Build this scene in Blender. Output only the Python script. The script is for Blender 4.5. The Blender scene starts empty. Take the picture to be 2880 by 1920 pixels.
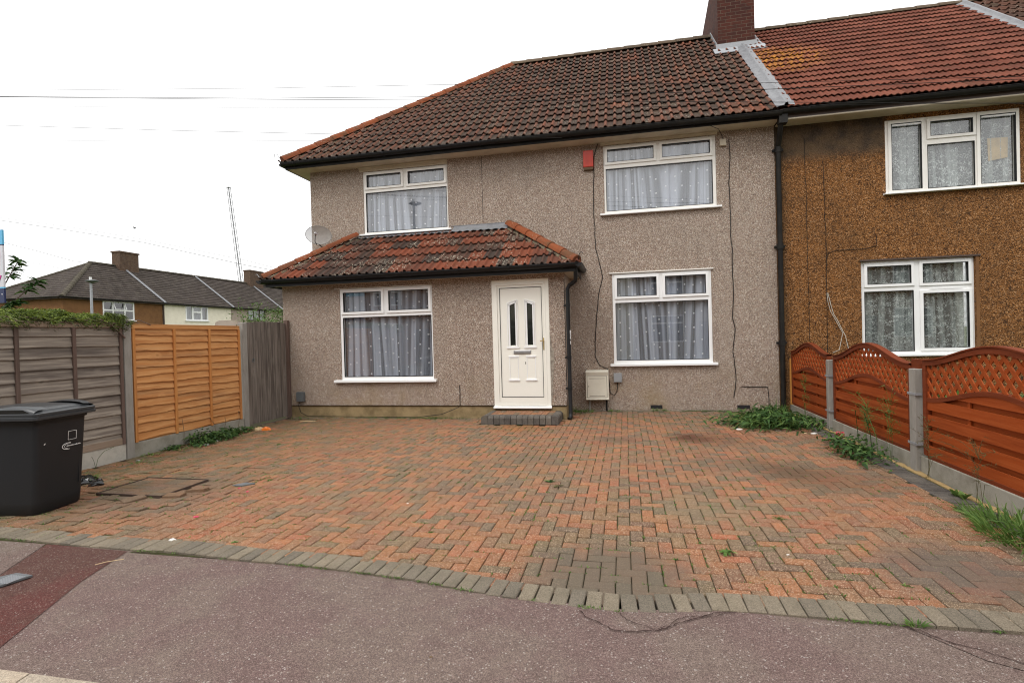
import bpy, bmesh, math, random
from mathutils import Vector, Matrix, noise
rad = math.radians
random.seed(11)
SC = bpy.context.scene
COL = SC.collection

# ------------------------------------------------------------------ camera
YAW, PITCH, ROLL, EYE = rad(-12.1), rad(0.55), rad(1.56), 1.5
def cam_axes():
    cy, sy, cp, sp = math.cos(YAW), math.sin(YAW), math.cos(PITCH), math.sin(PITCH)
    fwd = Vector((sy*cp, cy*cp, -sp)); right = Vector((cy, -sy, 0)); down = fwd.cross(right)
    cr, sr = math.cos(ROLL), math.sin(ROLL)
    return cr*right + sr*down, -sr*right + cr*down, fwd
R_, D_, F_ = cam_axes()
cam = bpy.data.cameras.new('camera')
cam.sensor_width = 36; cam.lens = 1490/2880*36; cam.clip_start = 0.05; cam.clip_end = 2000
co = bpy.data.objects.new('camera', cam); COL.objects.link(co)
M4 = Matrix((R_, -D_, -F_)).transposed().to_4x4(); M4.translation = Vector((0, 0, EYE))
co.matrix_world = M4
SC.camera = co

# ------------------------------------------------------------------ sky, sun, exposure
W = bpy.data.worlds.new("World"); SC.world = W; W.use_nodes = True
wt = W.node_tree; wt.nodes.clear()
SUN_EL, SUN_AZ = rad(55), rad(200)
sky = wt.nodes.new('ShaderNodeTexSky'); sky.sky_type = 'NISHITA'; sky.sun_disc = False
sky.sun_elevation = SUN_EL; sky.sun_rotation = SUN_AZ; sky.dust_density = 4
hs = wt.nodes.new('ShaderNodeHueSaturation'); hs.inputs['Saturation'].default_value = 0.12
bg1 = wt.nodes.new('ShaderNodeBackground'); bg1.inputs[1].default_value = 0.05
bg2 = wt.nodes.new('ShaderNodeBackground'); bg2.inputs[0].default_value = (1.0, 0.995, 0.99, 1); bg2.inputs[1].default_value = 1.02
ad = wt.nodes.new('ShaderNodeAddShader'); wo = wt.nodes.new('ShaderNodeOutputWorld')
wt.links.new(sky.outputs[0], hs.inputs['Color']); wt.links.new(hs.outputs[0], bg1.inputs[0])
tc = wt.nodes.new('ShaderNodeTexCoord'); sx_ = wt.nodes.new('ShaderNodeSeparateXYZ'); mr_ = wt.nodes.new('ShaderNodeMapRange')
mr_.inputs[1].default_value = 0; mr_.inputs[2].default_value = 1; mr_.inputs[3].default_value = .98; mr_.inputs[4].default_value = 1.4   # overcast sky: brighter overhead
wt.links.new(tc.outputs['Generated'], sx_.inputs[0]); wt.links.new(sx_.outputs[2], mr_.inputs[0]); wt.links.new(mr_.outputs[0], bg2.inputs[1])
wt.links.new(bg1.outputs[0], ad.inputs[0]); wt.links.new(bg2.outputs[0], ad.inputs[1]); wt.links.new(ad.outputs[0], wo.inputs[0])
sl = bpy.data.lights.new('sun', 'SUN'); sl.energy = 0.9; sl.angle = rad(25); sl.color = (1, 0.97, 0.93)
so = bpy.data.objects.new('sun', sl); COL.objects.link(so)
# sun behind and to the left of the camera, high, veiled by cloud
sd = Vector((-0.35, -0.75, 1.05)).normalized()
so.rotation_euler = sd.to_track_quat('Z', 'Y').to_euler()
SC.view_settings.view_transform = 'Standard'; SC.view_settings.look = 'None'
SC.cycles.filter_width = 1.1
SC.view_settings.exposure = 0.10; SC.view_settings.gamma = 1

# a pixel of the 2352 x 1568 view to a point on a real plane
def ray(px, py):
    x, y = px/0.816667, py/0.816667
    return R_*((x-1440)/1490) + D_*((y-960)/1490) + F_
def on_y(px, py, Y):
    d = ray(px, py); return Vector((0, 0, EYE)) + d*(Y/d.y)
def on_x(px, py, X):
    d = ray(px, py); return Vector((0, 0, EYE)) + d*(X/d.x)
def on_z(px, py, Z=0.0):
    d = ray(px, py); return Vector((0, 0, EYE)) + d*((Z-EYE)/d.z)

# ------------------------------------------------------------------ materials
class NT:
    def __init__(s, name):
        s.m = bpy.data.materials.new(name); s.m.use_nodes = True
        s.t = s.m.node_tree; s.t.nodes.clear()
        s.out = s.t.nodes.new('ShaderNodeOutputMaterial')
        s.p = s.t.nodes.new('ShaderNodeBsdfPrincipled')
        s.t.links.new(s.p.outputs[0], s.out.inputs[0])
        s._pos = None
    def n(s, typ, **kw):
        nd = s.t.nodes.new('ShaderNode'+typ)
        for k, v in kw.items():
            if k.startswith('i_'): nd.inputs[k[2:].replace('_', ' ')].default_value = v
            else: setattr(nd, k, v)
        return nd
    def l(s, a, b): s.t.links.new(a, b)
    def pos(s):
        if s._pos is None: s._pos = s.n('NewGeometry').outputs['Position']
        return s._pos
    def noise(s, scale, detail=3, rough=0.6, vec=None, stretch=None):
        v = vec or s.pos()
        if stretch:
            mp = s.n('Mapping'); mp.inputs['Scale'].default_value = stretch; s.l(v, mp.inputs['Vector']); v = mp.outputs[0]
        nd = s.n('TexNoise'); nd.inputs['Scale'].default_value = scale; nd.inputs['Detail'].default_value = detail
        nd.inputs['Roughness'].default_value = rough; s.l(v, nd.inputs['Vector']); return nd.outputs['Fac']
    def voro(s, scale, out='Color', vec=None, feature='F1', rnd=1.0):
        nd = s.n('TexVoronoi'); nd.feature = feature; nd.inputs['Scale'].default_value = scale
        nd.inputs['Randomness'].default_value = rnd
        s.l(vec or s.pos(), nd.inputs['Vector']); return nd.outputs[out]
    def attr(s, name='rnd'):
        a = s.n('Attribute'); a.attribute_name = name; return a.outputs['Fac']
    def sep(s, c, ch=0):
        nd = s.n('SeparateColor'); s.l(c, nd.inputs[0]); return nd.outputs[ch]
    def xyz(s):
        nd = s.n('SeparateXYZ'); s.l(s.pos(), nd.inputs[0]); return nd.outputs
    def ramp(s, f, stops, const=False):
        nd = s.n('ValToRGB'); cr = nd.color_ramp
        if const: cr.interpolation = 'CONSTANT'
        while len(cr.elements) < len(stops): cr.elements.new(0.5)
        for e, (p, c) in zip(cr.elements, stops):
            e.position = p; e.color = (c[0], c[1], c[2], 1) if not isinstance(c, (int, float)) else (c, c, c, 1)
        s.l(f, nd.inputs[0]); return nd.outputs[0]
    def mix(s, f, a, b, mode='MIX'):
        nd = s.n('Mix'); nd.data_type = 'RGBA'; nd.blend_type = mode
        for v, i in ((f, 0), (a, 6), (b, 7)):
            if isinstance(v, (int, float)): nd.inputs[i].default_value = v if i == 0 else (v, v, v, 1)
            elif isinstance(v, (tuple, list)): nd.inputs[i].default_value = (v[0], v[1], v[2], 1)
            else: s.l(v, nd.inputs[i])
        return nd.outputs[2]
    def math(s, op, a, b=0.0, clamp=False):
        nd = s.n('Math'); nd.operation = op; nd.use_clamp = clamp
        for v, i in ((a, 0), (b, 1)):
            if isinstance(v, (int, float)): nd.inputs[i].default_value = v
            else: s.l(v, nd.inputs[i])
        return nd.outputs[0]
    def mr(s, v, a, b, c=0.0, d=1.0):
        nd = s.n('MapRange'); nd.interpolation_type = 'SMOOTHSTEP'
        nd.inputs[1].default_value = a; nd.inputs[2].default_value = b; nd.inputs[3].default_value = c; nd.inputs[4].default_value = d
        s.l(v, nd.inputs[0]); return nd.outputs[0]
    def spot(s, c, r0, r1, wob=0.0):
        """1 inside radius r0 of the world point c, 0 outside r1"""
        nd = s.n('VectorMath'); nd.operation = 'DISTANCE'; s.l(s.pos(), nd.inputs[0]); nd.inputs[1].default_value = c
        v = nd.outputs['Value']
        if wob: v = s.math('ADD', v, s.math('MULTIPLY', s.math('SUBTRACT', s.noise(4, 4), 0.5), wob))
        return s.mr(v, r0, r1, 1.0, 0.0)
    def base(s, c): 
        if isinstance(c, tuple): s.p.inputs['Base Color'].default_value = (c[0], c[1], c[2], 1)
        else: s.l(c, s.p.inputs['Base Color'])
    def rough(s, v, spec=None):
        if isinstance(v, (int, float)): s.p.inputs['Roughness'].default_value = v
        else: s.l(v, s.p.inputs['Roughness'])
        if spec is not None: s.p.inputs['Specular IOR Level'].default_value = spec
    def bump(s, h, dist=0.01, strength=1.0):
        b = s.n('Bump'); b.inputs['Distance'].default_value = dist; b.inputs['Strength'].default_value = strength
        s.l(h, b.inputs['Height']); s.l(b.outputs[0], s.p.inputs['Normal'])

MATS = {}
def M(name): return MATS[name]
def reg(name, nt): MATS[name] = nt.m; return nt

def m_pebble():
    k = reg('pebbledash', NT('pebbledash'))
    v = k.voro(120); a = k.sep(v, 0)
    c = k.ramp(a, [(0, (.03, .02, .018)), (.13, (.13, .09, .072)), (.3, (.28, .205, .165)), (.52, (.41, .32, .25)), (.72, (.34, .215, .155)), (.84, (.68, .60, .50)), (1, (.92, .87, .78))])
    f = k.voro(170, 'Color'); c = k.mix(.28, c, k.ramp(k.sep(f, 1), [(0, (.09, .055, .04)), (.5, (.32, .23, .175)), (1, (.66, .57, .47))]))
    big = k.noise(.8, 4, .65); c = k.mix(k.math('MULTIPLY', k.mr(big, .42, .68), .22), c, (.30, .26, .22))
    z = k.xyz()[2]
    # rust-yellow moss stain low on the wall
    low = k.math('MULTIPLY', k.mr(z, .1, 1.1, 1, 0), k.mr(k.noise(1.6, 4), .45, .7)); c = k.mix(k.math('MULTIPLY', low, .42), c, (.32, .22, .09))
    rain = k.noise(2.0, 5, .7, stretch=(3.2, 1, .25)); c = k.mix(k.math('MULTIPLY', k.mr(rain, .5, .75), .18), c, (.10, .075, .06))
    k.base(c); k.rough(.95, .2); k.bump(k.voro(120, 'Distance'), .010, .8)
def m_pebble_brown():
    k = reg('pebbledash_brown', NT('pebbledash_brown'))
    v = k.voro(80); a = k.sep(v, 0)
    c = k.ramp(a, [(0, (.03, .014, .008)), (.2, (.13, .058, .022)), (.5, (.25, .108, .034)), (.8, (.33, .148, .048)), (1, (.50, .29, .15))])
    c = k.mix(k.mr(k.noise(14, 5, .75), .52, .70), c, (.05, .028, .016))
    c = k.mix(k.math('MULTIPLY', k.mr(k.noise(1.1, 3), .4, .7), .3), c, (.12, .065, .03))
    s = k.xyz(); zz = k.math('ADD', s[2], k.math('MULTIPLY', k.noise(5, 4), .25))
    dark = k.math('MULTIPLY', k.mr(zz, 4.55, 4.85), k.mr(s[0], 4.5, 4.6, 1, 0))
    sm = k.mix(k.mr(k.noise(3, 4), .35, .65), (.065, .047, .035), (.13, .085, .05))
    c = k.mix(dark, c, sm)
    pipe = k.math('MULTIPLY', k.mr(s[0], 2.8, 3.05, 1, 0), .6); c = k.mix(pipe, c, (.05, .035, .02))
    k.base(c); k.rough(.95, .2); k.bump(k.voro(58, 'Distance'), .018, .9)
def m_tile(name, cols, lich=.0, moss=0.0, orange=0.0, prof=0.0):
    k = reg(name, NT(name)); r = k.attr()
    c = k.ramp(r, cols)
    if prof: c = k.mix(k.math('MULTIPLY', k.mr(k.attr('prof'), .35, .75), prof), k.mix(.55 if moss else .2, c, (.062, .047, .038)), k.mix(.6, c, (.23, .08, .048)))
    st = k.noise(6, 5, .65); c = k.mix(k.math('MULTIPLY', k.mr(st, .35, .7), .45), c, k.mix(.5, c, (.045, .032, .026)))
    c = k.mix(k.math('MULTIPLY', k.mr(k.noise(40, 3), .4, .75), .3), c, (.12, .08, .055))
    if moss: c = k.mix(k.math('MULTIPLY', k.mr(k.noise(3.2, 6, .7), .5, .68), moss), c, (.085, .068, .04))
    if lich:
        m = k.math('MULTIPLY', k.mr(k.noise(30, 4, .7), .56, .60), k.mr(k.noise(2.6, 3), .50, .60))
        c = k.mix(k.math('MULTIPLY', m, lich), c, (.50, .46, .36))
    if orange:
        o = k.math('MULTIPLY', k.mr(k.noise(9, 5, .7), .44, .6), k.spot((3.35, 12.4, 7.2), .25, 1.25, .5)); c = k.mix(o, c, (.42, .18, .03))
    k.base(c); k.rough(.85, .08); k.bump(k.noise(60, 3), .004, .5)
def m_simple(name, col, rough=.6, spec=.5, var=.0, vscale=4, dark=None, bump=0, bscale=80, stretch=None, metal=0):
    k = reg(name, NT(name))
    if var:
        d = dark or tuple(x*.5 for x in col)
        c = k.mix(k.math('MULTIPLY', k.mr(k.noise(vscale, 5, .65, stretch=stretch), .35, .72), var), col, d); k.base(c)
    else: k.base(col)
    k.rough(rough, spec); k.p.inputs['Metallic'].default_value = metal
    if bump: k.bump(k.noise(bscale, 4), bump, .6)
    return k
def m_wood(name, cols, axis, rough=.8, knots=True, var=.5):
    """grain along world axis 0/1/2; per board tone from rnd"""
    k = reg(name, NT(name)); st = [30, 30, 30]; st[axis] = 1.6
    g = k.noise(1, 6, .6, stretch=tuple(st))
    a = k.mix(k.attr(), cols[0], cols[1])
    c = k.mix(k.mr(g, .3, .75), a, cols[2])
    st2 = [6, 6, 6]; st2[axis] = .5
    c = k.mix(k.math('MULTIPLY', k.mr(k.noise(1, 4, stretch=tuple(st2)), .5, .7), var), c, cols[3])
    if knots:
        mpk = k.n('Mapping'); mpk.inputs['Scale'].default_value = (.02, .8, 1.35) if axis == 1 else (.02, 1.2, .6); k.l(k.pos(), mpk.inputs['Vector']); kn = k.voro(3.6, 'Distance', vec=mpk.outputs[0]); c = k.mix(k.mr(kn, .03, .12, .8, 0), c, tuple(x*.42 for x in cols[0])); c = k.mix(k.math('MULTIPLY', k.mr(kn, .28, .12), .35), c, cols[2])
    k.base(c); k.rough(rough, .12); k.bump(g, .004, .6)
STAINS = [((.85, 7.82, 0), .05, .42, (.055, .028, .020), .85), ((1.1, 7.8, 0), .1, .8, (.13, .06, .038), .5), ((1.95, 3.65, 0), .1, .75, (.115, .095, .08), .75), ((1.66, 6.0, 0), .05, .5, (.10, .058, .035), .7), ((1.9, 5.75, 0), .1, .8, (.13, .08, .05), .55), ((1.45, 6.35, 0), .05, .45, (.12, .075, .045), .5),
    ((-.15, 7.6, 0), .05, .4, (.12, .09, .065), .6), ((-1.1, 6.3, 0), .1, .6, (.15, .115, .08), .4), ((-.12, 3.35, 0), .25, .75, (.125, .105, .08), .85), ((-4.7, 4.4, 0), .3, 1.1, (.14, .10, .078), .55), ((1.1, 6.3, 0), .1, .8, (.13, .10, .075), .4), ((-1.7, 8.55, 0), .1, .75, (.27, .12, .035), .5)]
def m_paver():
    k = reg('paver', NT('paver')); r = k.attr()
    c = k.ramp(r, [(0, (.145, .118, .086)), (.14, (.17, .133, .094)), (.30, (.225, .15, .098)), (.46, (.28, .15, .086)), (.68, (.335, .148, .080)), (.88, (.38, .158, .080)), (1, (.29, .13, .072))])
    wn = k.n('TexWhiteNoise'); wn.noise_dimensions = '1D'; k.l(r, wn.inputs['W'])
    c = k.mix(1.0, c, k.ramp(wn.outputs['Value'], [(0, (1.12, .88, .86)), (.35, (.92, .95, .98)), (.65, (1.0, 1.06, .92)), (1, (1.16, 1.12, 1.08))]), 'MULTIPLY')
    c = k.mix(k.math('MULTIPLY', k.mr(k.noise(1.2, 4, .7), .44, .68), .4), c, (.165, .13, .095))
    c = k.mix(k.math('MULTIPLY', k.mr(k.noise(9, 4, .7), .42, .7), .35), c, k.mix(.5, c, (.15, .105, .07)))
    sp = k.sep(k.voro(210), 0)
    c = k.mix(k.mr(sp, .80, .9), c, k.mix(.6, c, (.72, .58, .43)))
    c = k.mix(k.mr(sp, .25, .05, 0, 1), c, k.mix(.6, c, (.05, .035, .025)))
    c = k.mix(.14, c, (.25, .15, .095))
    c = k.mix(1.0, c, (.86, .82, .79), 'MULTIPLY')
    # oil and dirt
    for ce, a, b, col, f in (STAINS):
        c = k.mix(k.math('MULTIPLY', k.spot(ce, a, b, .5), f), c, col)
    c = k.mix(k.math('MULTIPLY', k.spot((.62, 4.75, 0), .05, .7, .6), .4), c, (.23, .18, .11))
    y = k.xyz()
    leftm = k.math('MULTIPLY', k.mr(y[0], -2.8, -6.2), k.mr(k.noise(3, 5, .7), .34, .6)); c = k.mix(k.math('MULTIPLY', leftm, .55), c, (.105, .09, .045))
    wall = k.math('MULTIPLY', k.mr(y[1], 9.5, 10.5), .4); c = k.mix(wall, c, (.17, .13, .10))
    k.base(c); k.rough(.9, .1); k.bump(k.noise(260, 3), .002, .6)
def m_asphalt(name, base, dirt, red=False):
    k = reg(name, NT(name))
    v = k.sep(k.voro(260), 0); v2 = k.sep(k.voro(140), 1)
    c = k.mix(k.mr(k.noise(1.1, 5, .65), .42, .58), base, dirt)
    c = k.mix(k.mr(k.noise(7, 5, .75), .4, .7, 0, .4), c, tuple(x*.62 for x in base))
    c = k.mix(k.ramp(v, [(0, .7), (.25, .3), (.5, 0), (1, 0)]), c, (.05, .034, .032))
    c = k.mix(k.mr(v, .66, .95, 0, .42 if not red else .25), c, (.36, .28, .25))
    c = k.mix(k.mr(v2, .965, .985, 0, .5 if not red else .3), c, (.50, .46, .42))
    k.base(c); k.rough(.9, .12); k.bump(k.voro(200, 'Distance'), .003, .7)
def m_leaf(name, a, b, c3):
    k = reg(name, NT(name)); c = k.ramp(k.attr(), [(0, a), (.6, b), (1, c3)])
    k.base(c); k.rough(.55, .3)
    tr = k.n('BsdfTranslucent'); k.l(c, tr.inputs[0]); mx = k.n('MixShader'); mx.inputs[0].default_value = .25
    k.l(k.p.outputs[0], mx.inputs[1]); k.l(tr.outputs[0], mx.inputs[2]); k.l(mx.outputs[0], k.out.inputs[0])
def m_glass():
    k = reg('glass', NT('window_glass'))
    t = k.n('BsdfTransparent'); t.inputs[0].default_value = (.93, .95, .95, 1)
    g = k.n('BsdfGlossy'); g.inputs['Roughness'].default_value = .01
    ge = k.n('NewGeometry'); dt = k.n('VectorMath'); dt.operation = 'DOT_PRODUCT'; k.l(ge.outputs['Incoming'], dt.inputs[0]); k.l(ge.outputs['Normal'], dt.inputs[1])
    cosv = k.math('ABSOLUTE', dt.outputs['Value']); fr = k.math('POWER', k.math('SUBTRACT', 1.0, cosv, True), 5.0); fr = k.math('ADD', k.math('MULTIPLY', fr, .84), .165)
    mx = k.n('MixShader'); k.l(fr, mx.inputs[0]); k.l(t.outputs[0], mx.inputs[1]); k.l(g.outputs[0], mx.inputs[2]); k.l(mx.outputs[0], k.out.inputs[0])
def m_net(name, col, dots=True, lace=False, dens=.6):
    k = reg(name, NT(name)); s = k.xyz()
    fx = k.n('CombineXYZ'); k.l(k.math('ADD', s[0], k.math('MULTIPLY', k.math('MULTIPLY', s[2], .05), k.math('SINE', k.math('MULTIPLY', s[0], 3.7)))), fx.inputs[0])
    layers = k.mr(k.noise(6.5, 1, .5, vec=fx.outputs[0]), .44, .54)
    fine = k.noise(16, 2, .6, vec=fx.outputs[0])
    f = k.math('ADD', k.math('MULTIPLY', layers, .34), dens-.1)
    f = k.math('ADD', f, k.math('MULTIPLY', k.math('SUBTRACT', fine, .5), .25))
    col = k.mix(k.math('MULTIPLY', layers, 1.0), tuple(x*.70 for x in col), col)
    c = col
    if dots:
        column = k.math('FLOOR', k.math('MULTIPLY', s[0], 1/.15)); wn = k.n('TexWhiteNoise'); wn.noise_dimensions = '1D'; k.l(column, wn.inputs['W'])
        zz = k.math('ADD', k.math('MULTIPLY', s[2], 1/.27), wn.outputs['Value'])
        xx = k.math('FRACT', k.math('MULTIPLY', s[0], 1/.15)); zf = k.math('FRACT', zz)
        dx = k.math('LESS_THAN', k.math('ABSOLUTE', k.math('SUBTRACT', xx, k.math('ADD', .3, k.math('MULTIPLY', wn.outputs['Value'], .4)))), .085)
        dz = k.math('LESS_THAN', k.math('ABSOLUTE', k.math('SUBTRACT', zf, .5)), .05)
        d = k.math('MULTIPLY', dx, dz); c = k.mix(d, col, (.85, .85, .88)); f = k.math('MAXIMUM', f, k.math('MULTIPLY', d, .9))
    if lace:
        m = k.mr(k.noise(48, 3, .7), .45, .58); band = k.mr(k.noise(10, 2, .5, stretch=(1, 1, 1.6)), .42, .6)
        f = k.math('ADD', k.math('MULTIPLY', f, .55), k.math('MULTIPLY', k.math('MULTIPLY', m, band), .45), True); c = k.mix(m, col, (.75, .78, .76))
    k.base(c); k.rough(.9, .1)
    t = k.n('BsdfTransparent'); mx = k.n('MixShader'); k.l(f, mx.inputs[0]); k.l(t.outputs[0], mx.inputs[1]); k.l(k.p.outputs[0], mx.inputs[2]); k.l(mx.outputs[0], k.out.inputs[0])
def m_brick(name, a, b, mortar, axis='x'):
    k = reg(name, NT(name)); s = k.xyz()
    u = k.math('ADD', s[0], s[1]); cv = k.n('CombineXYZ'); k.l(u, cv.inputs[0]); k.l(s[2], cv.inputs[1])
    br = k.n('TexBrick'); br.inputs['Scale'].default_value = 1; br.inputs['Brick Width'].default_value = .225; br.inputs['Row Height'].default_value = .078
    br.inputs['Mortar Size'].default_value = .006; br.inputs['Color1'].default_value = (*a, 1); br.inputs['Color2'].default_value = (*b, 1); br.inputs['Mortar'].default_value = (*mortar, 1); br.inputs['Bias'].default_value = -.1
    k.l(cv.outputs[0], br.inputs['Vector'])
    c = k.mix(k.math('MULTIPLY', k.mr(k.noise(7, 4), .4, .7), .5), br.outputs[0], (.04, .02, .016)); k.base(c); k.rough(.9, .2)
    k.bump(br.outputs['Fac'], -.006, .6)

m_pebble(); m_pebble_brown(); m_glass(); m_paver()
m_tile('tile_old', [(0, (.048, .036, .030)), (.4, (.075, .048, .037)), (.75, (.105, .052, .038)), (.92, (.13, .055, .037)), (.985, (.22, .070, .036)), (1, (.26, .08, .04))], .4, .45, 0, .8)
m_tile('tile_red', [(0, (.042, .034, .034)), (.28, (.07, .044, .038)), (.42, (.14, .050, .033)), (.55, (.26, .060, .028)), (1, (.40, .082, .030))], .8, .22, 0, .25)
m_tile('tile_neighbour', [(0, (.13, .040, .026)), (.5, (.165, .050, .031)), (1, (.21, .068, .043))], 0, .2, 1)
m_tile('tile_third', [(0, (.07, .04, .03)), (1, (.13, .055, .035))], .3, .6)
m_tile('slate_far', [(0, (.042, .036, .033)), (.5, (.054, .046, .042)), (1, (.068, .058, .053))], .3, .3)
m_tile('ridge_far', [(0, (.07, .065, .05)), (1, (.095, .085, .065))], .2, .5)
m_tile('ridge_red', [(0, (.19, .055, .026)), (.6, (.28, .078, .030)), (1, (.15, .06, .034))], .2, .65)
m_tile('ridge_old', [(0, (.11, .085, .06)), (1, (.15, .11, .075))], .4, .5)
m_simple('upvc', (.84, .82, .77), .35, .5, .22, 2.5, (.55, .50, .41))
m_simple('upvc_clean', (.88, .885, .88), .3, .5, .1, 3, (.6, .57, .5))
m_simple('door_white', (.86, .84, .76), .35, .5, .08, 2, (.62, .58, .48))
m_simple('soffit_cream', (.62, .55, .43), .6, .4, .45, 3, (.35, .29, .21))
m_simple('black_plastic', (.010, .010, .011), .42, .3, .4, 5, (.02, .02, .02))
m_simple('gutter_weathered', (.010, .0095, .009), .6, .25, .5, 6, (.03, .026, .02))
m_simple('lead', (.22, .225, .235), .5, .5, .7, 9, (.13, .13, .14), .012, 12)
m_simple('lead_white', (.33, .345, .36), .55, .5, .5, 12, (.3, .3, .32), .01, 14)
m_simple('mortar', (.33, .28, .19), .95, .2, .6, 12, (.15, .12, .08), .01, 60)
m_simple('concrete', (.33, .31, .26), .9, .3, .7, 5, (.19, .17, .13), .004, 90)
m_simple('concrete_post', (.31, .29, .26), .9, .3, .6, 4, (.20, .18, .155), .003, 120, (3, 3, .8))
m_simple('plinth', (.33, .245, .13), .95, .2, .8, 3.5, (.14, .10, .05), .01, 25)
m_simple('haunch', (.45, .31, .14), .95, .2, .7, 9, (.25, .17, .08), .01, 40)
m_simple('grey_box', (.30, .31, .32), .45, .5, .2)
m_simple('meter_cream', (.72, .68, .57), .4, .5, .3, 4, (.5, .45, .35))
m_simple('red_plastic', (.55, .045, .02), .35, .5, .3, 8)
m_simple('dish_grey', (.30, .29, .275), .6, .3, .4, 10)
dk_ = MATS['dish_grey']; _t = dk_.node_tree; _tr = _t.nodes.new('ShaderNodeBsdfTransparent'); _mx = _t.nodes.new('ShaderNodeMixShader'); _mx.inputs[0].default_value = .62
_o = [n for n in _t.nodes if n.type == 'OUTPUT_MATERIAL'][0]; _p = [n for n in _t.nodes if n.type == 'BSDF_PRINCIPLED'][0]
_t.links.new(_tr.outputs[0], _mx.inputs[1]); _t.links.new(_p.outputs[0], _mx.inputs[2]); _t.links.new(_mx.outputs[0], _o.inputs[0])
m_simple('dark_room', (.030, .028, .030), .9, .1)
m_simple('cable', (.012, .011, .010), .7, .3)
m_simple('cable_white', (.55, .52, .45), .6, .3)
m_simple('metal', (.45, .45, .46), .35, .5, .4, 20, metal=.8)
m_simple('galv', (.36, .37, .39), .5, .5, .3, 10, metal=.3)
m_simple('cover_grey', (.12, .13, .135), .6, .4, .5, 12, (.10, .10, .10))
m_simple('brass', (.50, .36, .12), .3, .5, metal=.8)
m_simple('dark_glass', (.012, .014, .012), .06, .8)
m_simple('bin_plastic', (.016, .017, .019), .45, .3, .3, 3, (.024, .023, .023), .001, 300)
m_simple('bin_lid', (.032, .035, .038), .30, .5, .3, 3, (.045, .047, .05))
m_simple('white_paint', (.75, .75, .73), .5)
m_simple('joint_sand', (.045, .035, .022), 1, .1, .8, 5, (.05, .065, .016), .006, 40)
m_simple('step_grey', (.13, .117, .105), .9, .1, .7, 9, (.07, .062, .055), .002, 200)
m_simple('twig_brown', (.14, .09, .05), .8)
m_simple('soldier', (.175, .15, .118), .9, .12, .6, 5, (.12, .105, .08), .002, 200)
m_simple('road', (.10, .085, .075), .9, .3, .5, 3, (.06, .05, .045), .004, 150)
m_simple('kerb', (.34, .29, .235), .9, .3, .5, 8, (.24, .19, .15), .003, 100)
m_simple('soil', (.045, .03, .022), 1, .1, .5, 20, (.08, .055, .035), .02, 30)
m_simple('lawn', (.055, .085, .02), 1, .1, .6, 2, (.09, .08, .035), .03, 20)
m_simple('bag_black', (.012, .012, .012), .2, .6)
m_simple('orange_bag', (.75, .19, .02), .4)
m_simple('tan_card', (.55, .40, .22), .8)
m_simple('white_litter', (.72, .70, .66), .6)
m_simple('can_red', (.35, .02, .025), .25, .6)
m_simple('petal', (.55, .05, .10), .6)
m_simple('sign_blue', (.12, .48, .75), .4)
m_simple('sign_white', (.68, .68, .72), .4)
m_simple('sign_navy', (.015, .025, .09), .4)
m_simple('sign_pink', (.55, .01, .22), .4)
m_simple('crack', (.045, .028, .025), 1, .1)
m_simple('plaster', (.50, .47, .41), .9, .2, .4, 14, (.3, .28, .24))
m_simple('old_timber', (.55, .25, .06), .8, .2, .3, 10)
m_simple('render_brown', (.21, .105, .045), .95, .2, .6, 3, (.12, .06, .03), .01, 60)
m_simple('render_cream', (.86, .80, .66), .95, .2, .25, 3, (.55, .49, .38), .01, 60)
m_simple('render_beige', (.33, .27, .20), .95, .2, .4, 3, (.22, .17, .13), .01, 60)
m_simple('render_pink', (.40, .33, .28), .95, .2, .4, 3, (.30, .22, .18), .01, 60)
m_simple('dark_frame', (.07, .045, .035), .5)
m_simple('notice', (.55, .40, .20), .7, .2, .5, 12)
m_simple('wall_blob', (.38, .34, .28), .9, .2, .9, 14, (.14, .11, .09), .01, 60)
m_simple('car_paint', (.75, .76, .77), .15, .6)
m_wood('wood_orange', [(.52, .225, .075), (.38, .155, .055), (.64, .34, .14), (.24, .14, .08)], 1)
m_wood('wood_orange_v', [(.50, .20, .06), (.44, .17, .05), (.58, .27, .09), (.34, .15, .06)], 2)
m_wood('wood_grey', [(.205, .17, .14), (.135, .11, .095), (.36, .31, .255), (.075, .06, .054)], 1, var=.7)
m_wood('wood_grey_v', [(.125, .08, .065), (.10, .07, .055), (.17, .12, .10), (.07, .05, .042)], 2, knots=False)
m_wood('wood_rail', [(.27, .20, .145), (.22, .165, .12), (.33, .25, .19), (.15, .11, .08)], 1)
m_wood('gate_wood', [(.14, .115, .097), (.08, .066, .057), (.25, .215, .185), (.045, .037, .032)], 2, var=.7)
m_wood('wood_red', [(.31, .060, .012), (.24, .044, .010), (.36, .080, .020), (.15, .032, .011)], 1, .6, False, .4)
m_wood('wood_red_trim', [(.15, .032, .011), (.13, .028, .010), (.20, .046, .017), (.09, .022, .010)], 1, .6, False, .5)
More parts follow.
